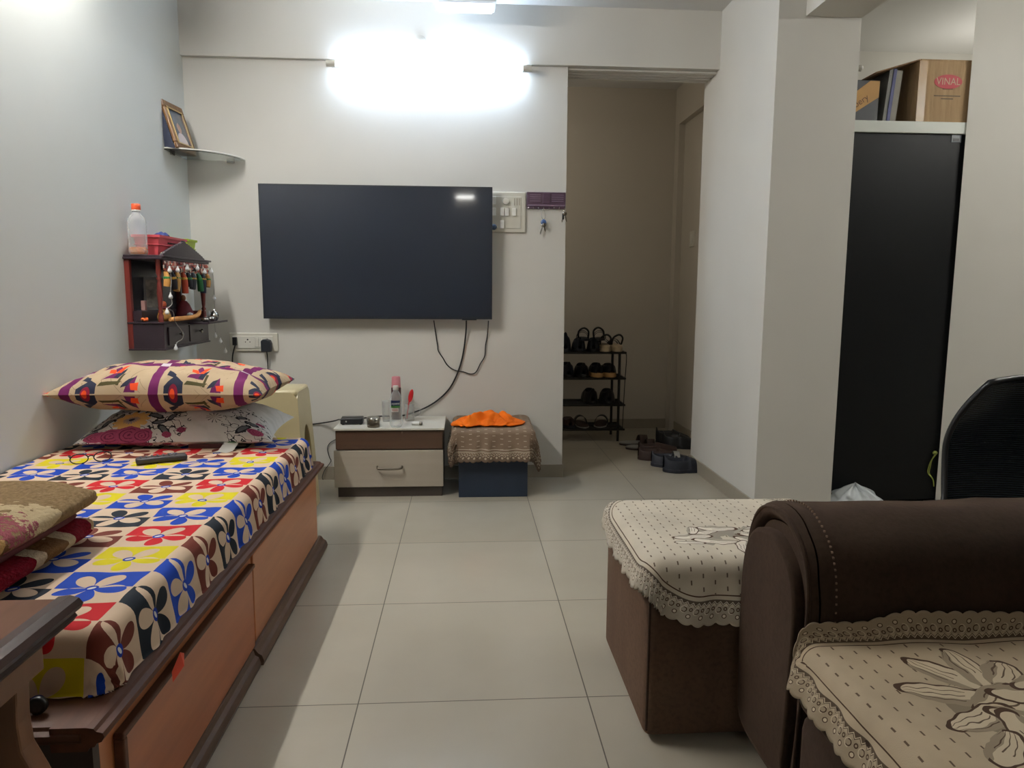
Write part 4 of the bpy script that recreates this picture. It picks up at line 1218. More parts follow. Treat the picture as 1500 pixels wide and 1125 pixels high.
# dark easel back
MB().add([Mf @ Vector(p) for p in ((-ft, -fw, 0), (-ft, fw, 0), (-ft, fw, fh), (-ft, -fw, fh))] + [Vector((XL + .004, 3.735, 1.752)), Vector((XL + .004, 3.93, 1.752))], [(0, 3, 4), (1, 5, 2), (3, 2, 5, 4), (0, 4, 5, 1)]).build('easel_back', plain('dark_blue_backing', (40, 46, 66), .6), pf_)

# ------------------------------------------------------------------ shrine on the left wall
M_sd = plain('dark_polished_shrine_wood', (50, 38, 46), .3, var=.1)
M_sr = wood('red_brown_turned_wood', (128, 52, 42), (92, 34, 30), .3, 'Z', 8)
SX0, SX1, SY0, SY1 = XL, -1.315, 3.24, 3.79
s_ = thing('wall_shrine', 'dark wooden home shrine with red pillars hung on the left wall above the pillows', 'shrine', (XL, 3.515, .80))
B(SX0, SX1, SY0, SY1, .802, .912).build('base_box', M_sd, s_, .002)
B(SX0, SX1 + .006, SY0 - .006, SY1 + .006, .796, .803).build('bottom_board', M_sd, s_, .002)
B(SX0 + .0, SX1 + .006, SY0 - .005, SY1 + .005, .912, .920).build('floor_board', M_sd, s_, .002)
B(SX0, SX0 + .06, SY0 + .01, SY1 - .01, .920, .968).build('step', M_sd, s_, .002)
for i in range(2):
    d_ = B(SX1, SX1 + .006, SY0 + .04 + i * .245, SY0 + .27 + i * .245, .815, .895).build('drawer', M_sd, s_, .002)
    MB().lathe([(.003, 0), (.003, .007), (.010, .012), (.010, .018), (0, .021)], M=T(SX1 + .006, SY0 + .155 + i * .245, .860) @ RY(PI / 2), n=18).build('knob', M_steel, d_)
B(SX0, SX0 + .008, SY0, SY1, .92, 1.19).build('back_panel', plain('dark_back_panel', (42, 42, 54), .25), s_)
def post_prof(h):
    return [(.011, 0), (.011, .03), (.007, .036), (.012, .045), (.007, .054), (.009, .07), (.012, h * .45), (.009, h - .10), (.006, h - .09), (.012, h - .082), (.006, h - .074), (.011, h - .06), (.011, h)]
for (x, y) in ((SX1 - .014, SY0 + .014), (SX1 - .014, SY1 - .014)):
    MB().lathe(post_prof(.27), c=(x, y, .92), n=16).build('pillar', M_sr, s_)
for y, o_ in ((SY0 + .012, -.003), (SY1 - .012, .003)):
    B(SX0, SX0 + .022, y - .012 + o_, y + .012 + o_, .803, 1.19).build('wall_post', M_sr, s_, .003)
# front rail with stepped carved arch and the top boards
B(SX1 - .016, SX1 - .004, SY0 + .02, SY1 - .02, 1.165, 1.19).build('front_rail', M_sd, s_)
B(SX0, SX1 - .02, SY1 - .014, SY1 - .004, 1.15, 1.19).build('side_rail', M_sd, s_)
MB().box(SX0, SX1 - .02, SY1 - .014, SY1 - .004, .92, .955).build('side_rail', M_sr, s_)
MB().box(SX0 + .008, SX0 + .03, SY1 - .016, SY1 - .002, .955, 1.15).build('side_frame', M_sd, s_)
B(SX0, SX1 + .012, SY0 - .012, SY1 + .016, 1.19, 1.200).build('top_board', M_sd, s_, .002)
B(SX0, SX1 + .020, SY0 - .006, SY1 + .03, 1.200, 1.209).build('cornice', M_sd, s_, .002)
cr = []; NS = 11
for i in range(NS):
    t = i / NS; y = SY0 + .02 + (SY1 - SY0 - .04) * .5 * t
    z = 1.209 + .070 * (t ** .85)
    cr += [(y, z), (y + .004, z + .007), (y + .014, z + .009)]
L_ = cr[:]; R2 = [(SY0 + SY1 - y, z) for y, z in reversed(cr)]
MB().prism([(SY0 + .012, 1.209)] + L_ + [((SY0 + SY1) / 2 - .01, 1.287), ((SY0 + SY1) / 2 + .01, 1.287)] + R2 + [(SY1 - .012, 1.209)], 0, SX1 - .008, SX1 + .004).build('crown', M_sd, s_)
tray = B(SX1 - .06, SX1 + .095, 3.52, 3.755, .9205, .9275)
tr_ = thing('sliding_tray', 'thin dark sliding tray pulled out of the front of the shrine', 'tray', (SX1 + .02, 3.64, .876))
MB().box(SX1 + .0062, SX1 + .105, 3.50, 3.77, .8995, .906).build('board', M_sd, tr_, .001)
MB().box(SX1 + .0985, SX1 + .105, 3.50, 3.77, .9062, .910).build('lip', M_sd, tr_, .001)

# steel cups on the tray
for i, (x, y, h, lab) in enumerate(((SX1 + .055, 3.60, .020, 'small steel bowl on the shrine tray, nearest of the three'), (SX1 + .06, 3.66, .022, 'small steel bowl in the middle of the shrine tray'), (SX1 + .055, 3.725, .040, 'tall steel pot with a lid at the far end of the shrine tray'))):
    c_ = thing('steel_cup', lab, 'cup', (x, y, .906), group='steel vessels on the shrine tray')
    MB().lathe([(0, .0006), (.012, .0006), (.020, h * .35), (.021, h * .7), (.017, h), (.0155, h), (.012, h * .5), (0, h * .4)], c=(x, y, .906), n=22).build('body', M_steel, c_)
    if h > .03: MB().lathe([(.018, h), (.012, h + .008), (.004, h + .012), (.005, h + .017), (0, h + .020)], c=(x, y, .906), n=20).build('lid', M_steel, c_)
    else: MB().lathe([(.017, h), (.0185, h + .002), (.017, h + .003)], c=(x, y, .906), n=20).build('rim', M_steel, c_)

# contents of the shrine
M_scr = plain('crimson_cloth', (112, 24, 34), .7, var=.12)
idol = thing('seated_figurine', 'small figurine wrapped in crimson cloth seated at the far end of the shrine', 'figurine', (-1.385, 3.68, .92))
MB().lathe([(0, 0), (.05, 0), (.052, .012), (.040, .04), (.028, .07), (.016, .085), (0, .09)], c=(-1.385, 3.66, .9205), n=20).build('robe', M_scr, idol)
MB().ell((-1.385, 3.66, 1.020), (.013, .013, .016)).build('head', plain('clay_head', (150, 96, 60), .5), idol)
f2 = thing('seated_figurine', 'small orange and yellow figurine by the near pillar inside the shrine', 'figurine', (-1.36, 3.34, .92))
MB().lathe([(0, 0), (.026, 0), (.030, .018), (.022, .045), (.012, .06), (0, .064)], c=(-1.352, 3.345, .9205), n=18).build('robe', plain('ochre_cloth', (186, 136, 66), .6), f2)
MB().ell((-1.352, 3.345, .995), (.012, .012, .015)).build('head', plain('orange_clay', (192, 96, 60), .5), f2)
MB().lathe([(.020, .054), (.027, .058), (.020, .063)], c=(-1.352, 3.345, .9205), n=18).build('garland', M_scr, f2)
pt = thing('leaning_picture', 'small silver-grey framed picture leaning inside the shrine', 'picture', (-1.42, 3.38, .968))
Mp = T(-1.415, 3.40, .9685) @ RZ(-1.15) @ RY(-.16)
B(-.006, 0, -.040, .040, 0, .150, M=Mp).build('frame', plain('silver_frame', (112, 112, 112), .35, .5), pt)
B(.0, .002, -.031, .031, .012, .138, M=Mp).build('print', plain('mottled_print', (136, 130, 120), .5, var=.3, scale=60), pt)
b1 = tag(B(-1.432, -1.415, 3.300, 3.322, .9685, 1.012).build('small_packet', plain('pale_pink_packet', (176, 136, 128), .5), bevel=.002, loc=(-1.423, 3.31, .9685)), 'small pale pink packet standing at the near end of the shrine step', 'packet')
fl = MB()
for k in range(7):
    a = k * 2 * PI / 7
    fl.ell((-1.405 + .010 * math.cos(a), 3.262 + .010 * math.sin(a), .9285 + .004 * (k % 2)), (.008, .008, .007), 10, 6)
tag(fl.build('marigold', plain('marigold_orange', (214, 98, 34), .7), loc=(-1.405, 3.262, .92)), 'small orange marigold on the near edge of the shrine floor', 'flower')
og2 = MB().tube([(-1.31, 3.30, .9285), (-1.306, 3.36, .930), (-1.303, 3.45, .930), (-1.304, 3.55, .931), (-1.308, 3.63, .938), (-1.318, 3.69, .955)], lambda t: .011 * (1 - .3 * abs(2 * t - 1) ** 3), n=10)
tag(og2.build('orange_scarf', plain('soft_orange_cloth', (228, 158, 88), .7), loc=(-1.305, 3.5, .92)), 'twisted pale orange cloth lying along the front edge of the shrine', 'cloth')

# toran with hanging tassels
to = thing('door_garland', 'bright mosaic toran with hanging tassels under the top of the shrine', 'garland', (-1.308, 3.515, 1.18))
def toran_mat():
    m = Mat('mosaic_band', .5)
    p = m.pos(); v = m.nt.nodes.new('ShaderNodeTexVoronoi'); v.inputs['Scale'].default_value = 90; m.nt.links.new(p, v.inputs['Vector'])
    sx = m.nt.nodes.new('ShaderNodeSeparateColor'); m.nt.links.new(v.outputs['Color'], sx.inputs[0])
    a_ = E(sx.outputs[0]); b_ = E(sx.outputs[1])
    col = m.mix((104, 30, 26), (176, 84, 66), a_ > .55); col = m.mix(col, (206, 190, 170), b_ > .78); col = m.mix(col, (36, 26, 30), (a_ < .2))
    m.color(col); return m.m
M_to = toran_mat()
MB().grid(lambda u, v: (-1.306 + .004 * math.sin(u * 40), 3.245 + u * .545, 1.187 - v * (.040 + .010 * abs(math.sin(u * PI * 8)))), 80, 4).build('band', M_to, to, recalc=False).modifiers.new('Solidify', 'SOLIDIFY').thickness = .004
tc = [(196, 142, 70), (170, 66, 36), (40, 110, 62), (30, 32, 40), (58, 62, 34), (30, 34, 52), (200, 150, 80), (36, 104, 58)]
tm = [plain('tassel_cloth', c, .7, var=.15) for c in tc]; M_grn = plain('green_sequin', (36, 128, 58), .35, var=.2)
for i in range(9):
    y = 3.262 + i * .0635
    k = (i * 3) % 8 if i not in (4, 5) else 3
    h = .065 + .03 * ((i * 5) % 4) / 3
    lean = .012 * math.sin(i * 2.3)
    ts = MB().tube([(-1.306, y, 1.140), (-1.300, y + lean * .3, 1.125), (-1.298, y + lean, 1.10), (-1.300, y + lean * 2, 1.140 - h)], lambda t: .006 + .009 * math.sin(min(1, t * 1.2) * PI * .55), n=8)
    to_ = ts.build('tassel', tm[k], to)
    MB().lathe([(.013, -.006), (.016, 0), (.013, .006)], c=(-1.299, y + lean * .6, 1.112), n=12).build('tie', M_grn if i % 2 == 0 else plain('gold_tie', (190, 150, 50), .4), to_)

# string of little bulbs
M_bulb = plain('white_bulb', (226, 226, 224), .3, var=.01)
M_wire = plain('pale_wire', (150, 146, 140), .4)
sl = thing('string_lights', 'string of small white bulbs on pale wire hung around the shrine', 'string lights', (-1.29, 3.5, 1.15))
bulbs = [(3.260, 1.146), (3.349, 1.149), (3.461, 1.160), (3.592, 1.164), (3.686, 1.149), (3.782, 1.154)]
bx_ = -1.284
MB().tube([(bx_, y, z + .014) for y, z in bulbs] + [(bx_ + .004, 3.80, 1.09), (bx_, 3.803, 1.03), (bx_ - .002, 3.81, .95), (bx_, 3.80, .84), (bx_, 3.87, .81), (bx_, 3.94, .75)], .0013, n=5).build('wire', M_wire, sl)
MB().tube([(bx_, 3.260, 1.16), (bx_ + .004, 3.262, 1.10), (bx_, 3.254, 1.045), (bx_ + .006, 3.25, 1.0), (bx_, 3.214, .98), (bx_, 3.27, .965), (bx_, 3.29, .92), (bx_ + .01, 3.34, .87), (bx_, 3.36, .84), (bx_, 3.30, .828), (bx_, 3.285, .812)], .0016, n=5).build('wire', M_wire, sl)
for (y, z) in bulbs + [(3.254, 1.032), (3.207, .966), (3.721, .940), (3.803, 1.019), (3.796, .826), (3.868, .795), (3.939, .736), (3.282, .803)]:
    MB().lathe([(0, -.012), (.007, -.010), (.0095, -.003), (.007, .004), (.0035, .010), (.003, .017)], c=(bx_, y, z), n=14).build('bulb', M_bulb, sl)
tag(MB().lathe([(0, -.016), (.011, -.012), (.0165, 0), (.011, .012), (0, .016)], c=(-1.32, 3.565, .9372), n=18).build('white_ball', M_bulb, loc=(-1.32, 3.565, .921)), 'small white ball on the floor of the shrine', 'ball')

# on top of the shrine
TZ = 1.2095
ob = thing('drink_bottle', 'ribbed clear plastic bottle with an orange cap on top of the shrine', 'bottle', (-1.405, 3.262, TZ))
obc = (-1.412, 3.262, TZ)
pr = [(0, .003), (.022, .003), (.034, 0), (.038, .010)]
for k in range(10): pr += [(.0385, .018 + k * .0115), (.0360, .0235 + k * .0115)]
pr += [(.0375, .138), (.033, .156), (.020, .172), (.0155, .178), (.0155, .198)]
MB().lathe(pr, c=obc, n=32).build('body', M_pet, ob)
MB().lathe([(0, .004), (.034, .004), (.0365, .012), (.0365, .032), (0, .032)], c=obc, n=28).build('orange_drink', clear('amber_drink', (214, 130, 50), .45), ob)
MB().lathe([(.017, .184), (.0185, .184), (.0185, .190), (.017, .190)], c=obc, n=24).build('cap_ring', M_white, ob)
MB().lathe([(.0175, .190), (.0185, .192), (.0185, .213), (.017, .216), (0, .216)], c=obc, n=24).build('cap', plain('orange_cap', (226, 92, 52), .35), ob)
def basket(name, label, x0, x1, y0, y1, h, mat, slots):
    t_ = thing(name, label, 'basket', ((x0 + x1) / 2, (y0 + y1) / 2, TZ))
    mb = MB(); e = .014
    def ringpts(k, o=0.0):
        return [(x0 + e * (1 - k) + o, y0 + e * (1 - k) + o), (x1 - e * (1 - k) - o, y0 + e * (1 - k) + o), (x1 - e * (1 - k) - o, y1 - e * (1 - k) - o), (x0 + e * (1 - k) + o, y1 - e * (1 - k) - o)]
    vs = [(x, y, TZ + .001) for x, y in ringpts(0)] + [(x, y, TZ + h) for x, y in ringpts(1)] + [(x, y, TZ + h) for x, y in ringpts(1, .004)] + [(x, y, TZ + .005) for x, y in ringpts(0, .004)]
    fs = [(3, 2, 1, 0), (12, 13, 14, 15)]
    for a in (0, 4, 8): fs += [(a + i, a + (i + 1) % 4, a + 4 + (i + 1) % 4, a + 4 + i) for i in range(4)]
    mb.add(vs, fs); b_ = mb.build('body', mat, t_, .003)
    rm_ = MB(); r = ringpts(1, -.005); r2_ = ringpts(1, .004)
    rv = [(x, y, TZ + h - .008) for x, y in r] + [(x, y, TZ + h + .003) for x, y in r] + [(x, y, TZ + h + .003) for x, y in r2_] 
    rm_.add(rv, [(i, (i + 1) % 4, 4 + (i + 1) % 4, 4 + i) for i in range(4)] + [(4 + i, 4 + (i + 1) % 4, 8 + (i + 1) % 4, 8 + i) for i in range(4)])
    rm_.build('rim', mat, t_, recalc=False)
    md = ringpts(.55, -.003)
    MB().tube([(x, y, TZ + h * .55) for x, y in md], .0025, n=6, closed=True, sub=1).build('rib', mat, t_)
    if slots:
        for k in range(6):
            y = y0 + .10 + k * .018
            B(x1 - .0085, x1 + .0015, y, y + .008, TZ + h * .66, TZ + h * .72).build('slot', M_hole, t_)
    return t_
M_rb = plain('red_basket_plastic', (214, 84, 92), .4, var=.08)
M_lb = plain('lime_basket_plastic', (178, 200, 48), .4, var=.06)
basket('plastic_basket', 'red plastic basket lying on top of the shrine', -1.458, -1.345, 3.318, 3.625, .088, M_rb, True)
basket('plastic_basket', 'lime green plastic basket at the far end of the shrine top', -1.462, -1.372, 3.72, 3.835, .098, M_lb, False)
bc_ = MB().grid(lambda u, v: (-1.452 + .10 * u, 3.36 + .22 * v, TZ + .078 + .028 * abs(nz(u * 3, v * 4, 8)) + .034 * math.exp(-((v - .45) / .16) ** 2 - ((u - .6) / .3) ** 2) ), 16, 26)
bl_o = bc_.build('blue_cloth', plain('royal_blue_cloth', (52, 66, 132), .7, var=.25, scale=25), loc=(-1.41, 3.47, TZ + .08), recalc=False)
bl_o.modifiers.new('Solidify', 'SOLIDIFY').thickness = .003
tag(bl_o, 'crumpled blue cloth heaped in the red basket on the shrine', 'cloth')
mbx = thing('matchbox', 'small cream matchbox on the front of the shrine top', 'matchbox', (-1.33, 3.37, TZ))
B(-1.343, -1.318, 3.318, 3.385, TZ, TZ + .015).build('sleeve', plain('cream_card', (190, 178, 140), .6), mbx, .001)
B(-1.341, -1.320, 3.3835, 3.390, TZ + .002, TZ + .013).build('drawer', M_offwhite, mbx)
# ------------------------------------------------------------------ loft: carton, files
LZ = 1.868
M_card = Mat('worn_cardboard', .8, spec=.1)
_x, _y, _z = M_card.xyz(M_card.coords()); _n = M_card.noise(6, 4, stretch=(6, 6, .6)); _k = M_card.noise(30, 4)
M_card.color(M_card.mix(M_card.mix((178, 152, 118), (150, 122, 90), E.m('MULTIPLY', _n - .35, 2.2, clamp=True)), (196, 174, 142), (_n - .6) * 2)); M_card.bump(_n + _k * .2, .5, .012)
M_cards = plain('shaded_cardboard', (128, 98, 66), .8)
vb = thing('cardboard_box', 'large worn cardboard box with a red oval VINAL print on the loft', 'cardboard box', (2.31, 3.54, LZ))
B(2.127, 2.507, 3.3980, 3.694, LZ, LZ + .280).build('body', M_card.m, vb, .004)
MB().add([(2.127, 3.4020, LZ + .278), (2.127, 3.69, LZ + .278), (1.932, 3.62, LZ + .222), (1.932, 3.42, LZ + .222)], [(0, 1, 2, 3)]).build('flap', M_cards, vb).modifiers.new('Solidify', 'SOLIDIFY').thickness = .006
MB().add([(2.129, 3.3977, LZ + .278), (2.507, 3.3977, LZ + .278), (2.507, 3.54, LZ + .288), (2.129, 3.54, LZ + .290)], [(0, 1, 2, 3)]).build('flap', M_card.m, vb).modifiers.new('Solidify', 'SOLIDIFY').thickness = .005
B(2.123, 2.162, 3.3955, 3.3977, LZ + .002, LZ + .276).build('packing_tape', plain('brown_tape', (160, 128, 84), .25), vb)
ov = MB().prism([(2.269 + .068 * math.cos(a), LZ + .184 + .032 * math.sin(a)) for a in [2 * PI * i / 40 for i in range(40)]], 1, 3.3960, 3.3977).build('red_oval', plain('print_red', (186, 62, 70), .6), vb)
text_mesh('lettering', 'VINAL', .046, plain('print_cream', (206, 184, 154), .6), ov, T(2.269, 3.3955, LZ + .184) @ RX(PI / 2) , sx=.92)
M_ink = plain('faded_ink', (92, 78, 62), .7)
for (z, w0) in ((.150, .05), (.118, .13), (.105, .06)):
    B(2.269 - w0 / 2, 2.269 + w0 / 2, 3.3970, 3.3977, LZ + z, LZ + z + .0045).build('printed_line', M_ink, vb)
gb = thing('grey_folder', 'pale grey board folder with a blue spine leaning by the cardboard box', 'folder', (2.06, 3.55, LZ))
Mgb = T(2.022, 3.445, LZ) @ RY(.09) 
B(-.034, -.016, 0, .24, .0, .248, M=Mgb).build('cover', plain('grey_board', (122, 122, 118), .6), gb)
B(-.016, .000, -.003, .24, .0, .250, M=Mgb).build('spine', plain('navy_spine', (34, 42, 104), .5), gb)
B(.000, .030, 0, .24, .0, .246, M=Mgb).build('cover', plain('pale_board', (148, 144, 134), .6, var=.15), gb)
kc = thing('printed_carton', 'tan and black printed carton on the loft behind the column', 'carton', (1.90, 3.6, LZ))
B(1.770, 1.962, 3.442, 3.70, LZ, LZ + .196).build('body', plain('slate_carton', (58, 60, 64), .5), kc, .003)
bd2 = MB().prism([(1.772, LZ + .03), (1.795, LZ + .012), (1.960, LZ + .118), (1.9615, LZ + .192), (1.915, LZ + .192), (1.772, LZ + .085)], 1, 3.4395, 3.4417).build('tan_band', plain('kraft_tan', (198, 152, 88), .6), kc)
text_mesh('lettering', 'mbery', .042, plain('brown_print', (92, 58, 34), .6), bd2, T(1.862, 3.4390, LZ + .090) @ RX(PI / 2) @ RZ(.60))

# ------------------------------------------------------------------ bag and cord by the wardrobe
def bag_fn(u, v):
    a = u * 2 * PI; k = math.sin(PI * min(1, .06 + v * .94) ** .8)
    w_ = 1 + .35 * nz(math.cos(a) * 1.6, math.sin(a) * 1.6, v * 3) + .15 * nz(math.cos(a) * 5, math.sin(a) * 5, v * 6)
    z = .135 * v ** .9 * (1 + .3 * nz(math.cos(a) * 2, math.sin(a) * 2, 9))
    return (1.895 + .125 * math.cos(a) * k * w_, 3.30 + .085 * math.sin(a) * k * w_, max(.001, z))
M_bag = Mat('thin_white_plastic', .3); M_bag.color((206, 212, 214)); M_bag.b.inputs['Alpha'].default_value = .93
pbg = MB().grid(bag_fn, 60, 30, wrap=True).build('plastic_bag', M_bag.m, loc=(1.89, 3.30, 0), recalc=False)
tag(pbg, 'crumpled white plastic bag on the floor before the black wardrobe', 'bag')
cdt = thing('hanging_cord', 'yellow-green cord looped from a knob beside the black wardrobe', 'cord', (2.355, 3.40, .27))
M_yg = plain('yellow_green_cord', (150, 158, 72), .5)
MB().ell((2.350, 3.389, .272), (.012, .010, .010)).build('knot', M_yg, cdt)
for k in range(2):
    MB().tube([(2.352, 3.388 - k * .006, .268), (2.335 - k * .006, 3.388 - k * .006, .235), (2.330 - k * .008, 3.388, .20), (2.336 - k * .006, 3.40, .165), (2.350, 3.388, .135), (2.356, 3.386, .10)], .0026, n=6).build('loop', M_yg, cdt)

# ------------------------------------------------------------------ shoe rack
sr = thing('shoe_rack', 'black metal wire shoe rack with four shelves in the hallway', 'shoe rack', (.65, 5.13, 0))
RX0, RX1, RY0, RY1 = .18, 1.135, 5.005, 5.265
RZs = [.085, .262, .452, .635]
M_rk = plain('black_enamel_rod', (24, 22, 20), .4)
for z in RZs:
    f_ = MB().tube([(RX0, RY0, z), (RX1, RY0, z), (RX1, RY1, z), (RX0, RY1, z)], .0075, n=8, closed=True, sub=1).build('shelf_frame', M_rk, sr)
    for k in range(1, 6):
        y = RY0 + (RY1 - RY0) * k / 6
        MB().cyl((RX0, y, z), (RX1, y, z), .004, n=8).build('shelf_rod', M_rk, f_)
for x in (RX0 + .05, RX1 - .045):
    for y in (RY0 + .008, RY1 - .008):
        MB().cyl((x, y, 0), (x, y, .66), .0095, n=12).build('post', M_rk, sr)
MB().tube([(RX1 - .005, RY0, .635), (RX1 + .002, RY0 - .004, .60), (RX1 - .004, RY0, .45), (RX1 - .010, RY0, .26), (RX1 - .014, RY0, .09)], .003, n=6).build('side_wire', M_rk, sr)

# ------------------------------------------------------------------ shoes
def outline(L, W, n=40):
    """sole outline, heel at y = 0, toe at y = L"""
    pts = []
    for i in range(n):
        a = 2 * PI * i / n
        y = L / 2 - L / 2 * math.cos(a)
        t = y / L
        w = W * (.39 + .11 * math.sin(PI * min(1, t * 1.02)) - .05 * math.cos(4 * PI * t) * (t < .5)) * (max(0, 1 - abs(2 * t - 1) ** 5)) ** .45
        pts.append((w * (1 if math.sin(a) > 0 else -1), y))
    return pts
def wid(t, W): return W * (.39 + .11 * math.sin(PI * min(1, t * 1.02)) - .05 * math.cos(4 * PI * t) * (t < .5)) * (max(0, 1 - abs(2 * t - 1) ** 5)) ** .45
def solid_sole(mb, L, W, z0, z1, M, k=1.0):
    P = [(x * k, y) for x, y in outline(L, W)]
    return mb.prism([(x, y) for x, y in P], 2, z0, z1, M=M)
def closed_shoe(label, loc, rz, upper, sole, L=.27, W=.10, hh=.075, st=.022, strap=None, cat='shoe', name='shoe', group='shoes', tilt=0.0):
    r = thing(name, label, cat, loc, 0, group)
    M = T(*loc) @ RZ(rz) @ RX(tilt)
    solid_sole(MB(), L, W * 1.04, 0.0005, st, M).build('sole', sole, r, .003)
    def fn(u, v):
        a = u * 2 - 1; t = .012 + v * .976
        w = wid(t, W) * 1.0
        h = hh * (1 - .12 * math.sin(t * 6)) if t < .42 else hh * (.95 - .62 * ((t - .42) / .58) ** .9) 
        h = max(h, .026) * (1 - max(0, t - .93) * 4) 
        zz = st + h * max(0, 1 - abs(a) ** 3.2)
        x = w * (math.sin(a * PI / 2) * .5 + a * .5)
        if .06 < t < .50 and abs(a) < .62:
            k = min(1, (t - .06) / .05) * min(1, (.50 - t) / .06) * min(1, (.62 - abs(a)) / .14)
            zz = zz * (1 - k) + (st + .012) * k
        return M @ Vector((x, L * t, zz))
    MB().grid(fn, 30, 34).build('upper', upper, r, recalc=False)
    if strap:
        MB().grid(lambda u, v: M @ Vector(((u * 2 - 1) * wid(.5, W) * 1.02, L * (.47 + .12 * v) , st + .008 + (hh * .88) * max(0, 1 - abs(u * 2 - 1) ** 2.6))), 16, 3).build('strap', strap, r, recalc=False)
    return r
def sandal(label, loc, rz, sole, strap, L=.26, W=.095, st=.020, style='cross', heel=False, sole2=None, name='sandal', group='sandals', tilt=0.0):
    r = thing(name, label, 'sandal', loc, 0, group)
    M = T(*loc) @ RZ(rz) @ RX(tilt)
    solid_sole(MB(), L, W, .0005, st * .6, M).build('sole', sole, r, .002)
    solid_sole(MB(), L, W, st * .6, st, M, .97).build('footbed', sole2 or sole, r, .002)
    def band(t0, t1, h, name='strap'):
        mb = MB().grid(lambda u, v: M @ Vector((math.cos(PI * u) * (wid((t0 + t1) / 2, W) + .002), L * (t0 + (t1 - t0) * v + (.04 * math.sin(PI * u))), st * .6 + h * math.sin(PI * u))), 16, 2)
        o = mb.build(name, strap, r, recalc=False); o.modifiers.new('Solidify', 'SOLIDIFY').thickness = .003
    if style == 'band': band(.52, .74, .055)
    elif style == 'cross': band(.50, .62, .055); band(.70, .80, .042)
    elif style == 'thong':
        for sg in (-1, 1):
            MB().tube([M @ Vector((sg * .038, L * .48, st)), M @ Vector((sg * .028, L * .62, st + .030)), M @ Vector((0, L * .76, st + .022)), M @ Vector((0, L * .79, st))], .006, n=8).build('strap', strap, r)
    if heel:
        MB().tube([M @ Vector((-.034, L * .30, st)), M @ Vector((-.034, L * .12, st + .05)), M @ Vector((0, L * .0, st + .075)), M @ Vector((.034, L * .12, st + .05)), M @ Vector((.034, L * .30, st))], .007, n=8).build('heel_strap', strap, r)
    return r
M_sk = plain('black_shoe_leather', (24, 25, 28), .45, var=.15)
M_sk2 = plain('charcoal_canvas', (34, 38, 44), .8, var=.15)
M_nv = plain('navy_rubber', (28, 32, 44), .5, var=.1)
M_bn = plain('brown_leather', (64, 44, 38), .6, var=.15)
M_tan = plain('tan_sole', (196, 152, 96), .6)
M_crm = plain('cream_sole', (196, 176, 146), .6)
M_gry = plain('grey_strap', (146, 144, 138), .6)
G1 = 'footwear on the shoe rack'
T4, T3, T2, T1 = [z + .0078 for z in reversed(RZs)]
yh = 4.995
sandal('cream-soled sandal with black heel loop at the right end of the top rack shelf', (1.078, yh, T4), 0.03, M_crm, M_sk, .25, .082, .046, 'cross', True, name='sandal', group=G1)
sandal('cream-soled sandal with black heel loop, second from the right end of the top shelf', (.990, yh, T4), -.05, M_crm, M_sk, .25, .082, .046, 'cross', True, name='sandal', group=G1)
closed_shoe('dark sneaker lying third from the right on the top rack shelf', (.900, yh + .01, T4), -.15, M_sk2, M_sk, .25, .088, .085, group=G1)
sandal('black strappy sandal piled on the dark sneaker on the top rack shelf', (.930, yh + .005, T4 + .078), -.25, M_sk, M_sk, .24, .085, .018, 'cross', True, group=G1, tilt=-.02)
closed_shoe('dark sneaker fourth from the right on the top rack shelf', (.805, yh + .01, T4), -.05, M_sk2, M_sk2, .26, .090, .080, group=G1)
sandal('dark grey sandal resting on the fourth sneaker of the top rack shelf', (.830, yh + .01, T4 + .074), -.1, M_sk2, M_sk, .24, .085, .018, 'cross', True, group=G1)
closed_shoe('dark blue shoe next to the doorway jamb on the top rack shelf', (.700, yh + .0, T4), .0, M_nv, M_nv, .27, .095, .118, group=G1)
closed_shoe('black sneaker with tan heel sole at the right end of the second shelf', (1.035, yh, T3), .05, M_sk, M_tan, .27, .090, .070, .034, group=G1)
closed_shoe('black sneaker with tan heel sole, left one of its pair on the second shelf', (.940, yh, T3), .0, M_sk, M_tan, .27, .090, .076, .032, group=G1)
closed_shoe('black shoe third from the right on the second rack shelf', (.835, yh + .01, T3), .0, M_sk, M_sk, .27, .092, .085, group=G1)
closed_shoe('dark blue shoe next to the doorway jamb on the second rack shelf', (.730, yh + .01, T3), .03, M_nv, M_sk, .27, .092, .092, group=G1)
closed_shoe('plain black shoe at the right end of the third rack shelf', (1.020, yh + .01, T2), -.06, M_sk, M_sk, .28, .100, .088, group=G1)
closed_shoe('plain black shoe left of its mate on the third rack shelf', (.905, yh + .01, T2), .04, M_sk, M_sk, .28, .095, .092, group=G1)
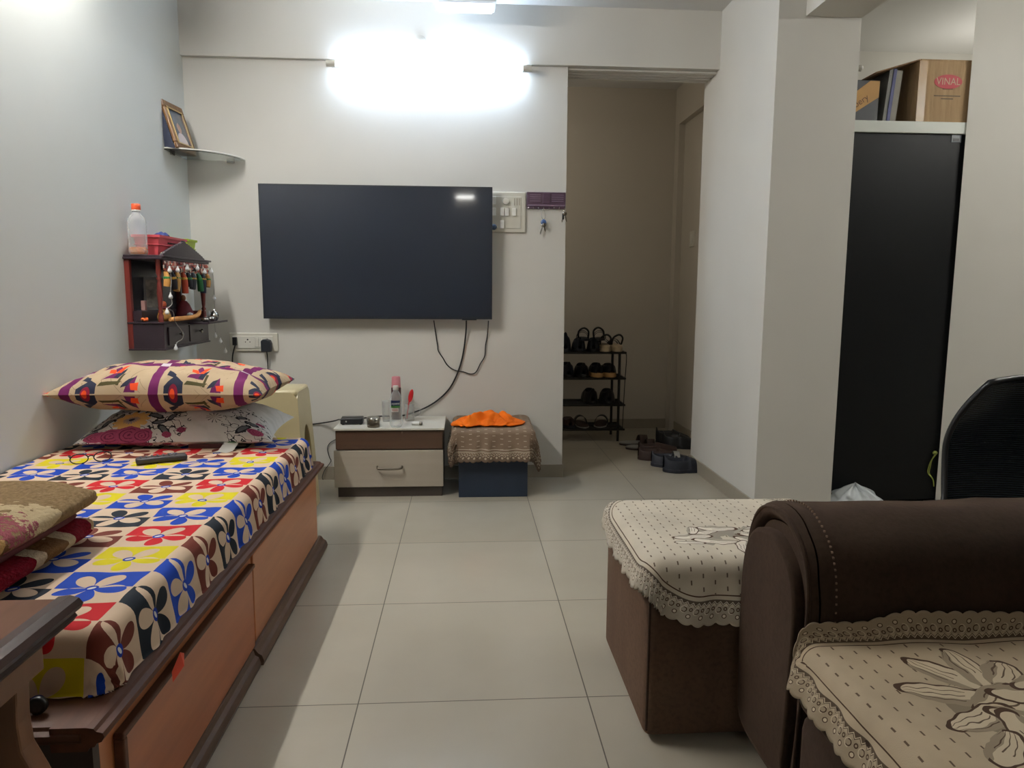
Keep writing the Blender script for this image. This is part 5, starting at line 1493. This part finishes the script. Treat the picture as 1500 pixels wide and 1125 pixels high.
sandal('grey flip-flop at the right end of the bottom rack shelf', (.955, yh + .03, T1), -.3, M_gry, M_sk, .25, .090, .018, 'band', sole2=M_bn, group=G1)
sandal('grey flip-flop second from the right on the bottom rack shelf', (.850, yh + .01, T1), .05, M_gry, M_sk, .25, .088, .018, 'band', sole2=M_bn, group=G1)
closed_shoe('worn grey-brown shoe near the jamb on the bottom rack shelf', (.745, yh + .01, T1), .0, M_bn, M_sk2, .25, .085, .055, group=G1)
closed_shoe('worn grey-brown shoe against the jamb on the bottom rack shelf', (.655, yh + .01, T1), .0, M_bn, M_sk2, .25, .085, .050, group=G1)
G2 = 'footwear on the hallway floor'
closed_shoe('navy slip-on clog nearest the doorway on the hallway floor', (1.175, 4.125, 0), -PI / 2 + .06, M_nv, M_nv, .30, .115, .078, .022, group=G2)
closed_shoe('navy clog with grey strap behind the nearest clog on the hallway floor', (1.14, 4.275, 0), -PI / 2 - .05, M_nv, M_nv, .29, .11, .070, .022, strap=M_gry, group=G2)
closed_shoe('brown slip-on shoe in the middle of the hallway floor pairs', (1.10, 4.445, 0), -PI / 2 + .02, M_bn, M_bn, .27, .10, .062, .018, group=G2)
closed_shoe('brown slip-on shoe behind its mate on the hallway floor', (1.14, 4.60, 0), -PI / 2 + .12, M_bn, M_bn, .27, .10, .064, .018, group=G2)
closed_shoe('black leather shoe by the hallway skirting, nearer of the pair', (1.355, 4.80, 0), -PI / 2 - .22, M_sk, M_sk, .235, .10, .090, .024, group=G2)
closed_shoe('black leather shoe by the hallway skirting, farther of the pair', (1.345, 4.94, 0), -PI / 2 - .16, M_sk, M_sk, .24, .10, .092, .024, group=G2)
sandal('flat brown slipper with band, nearer of the pair left of the black shoes', (1.09, 4.75, 0), -PI / 2 - .02, M_bn, M_bn, .25, .095, .020, 'band', sole2=M_gry, name='slipper', group=G2)
sandal('flat brown slipper with band, farthest of the hallway floor pairs', (1.075, 4.885, 0), -PI / 2 + .04, M_bn, M_bn, .25, .095, .020, 'band', sole2=M_gry, name='slipper', group=G2)
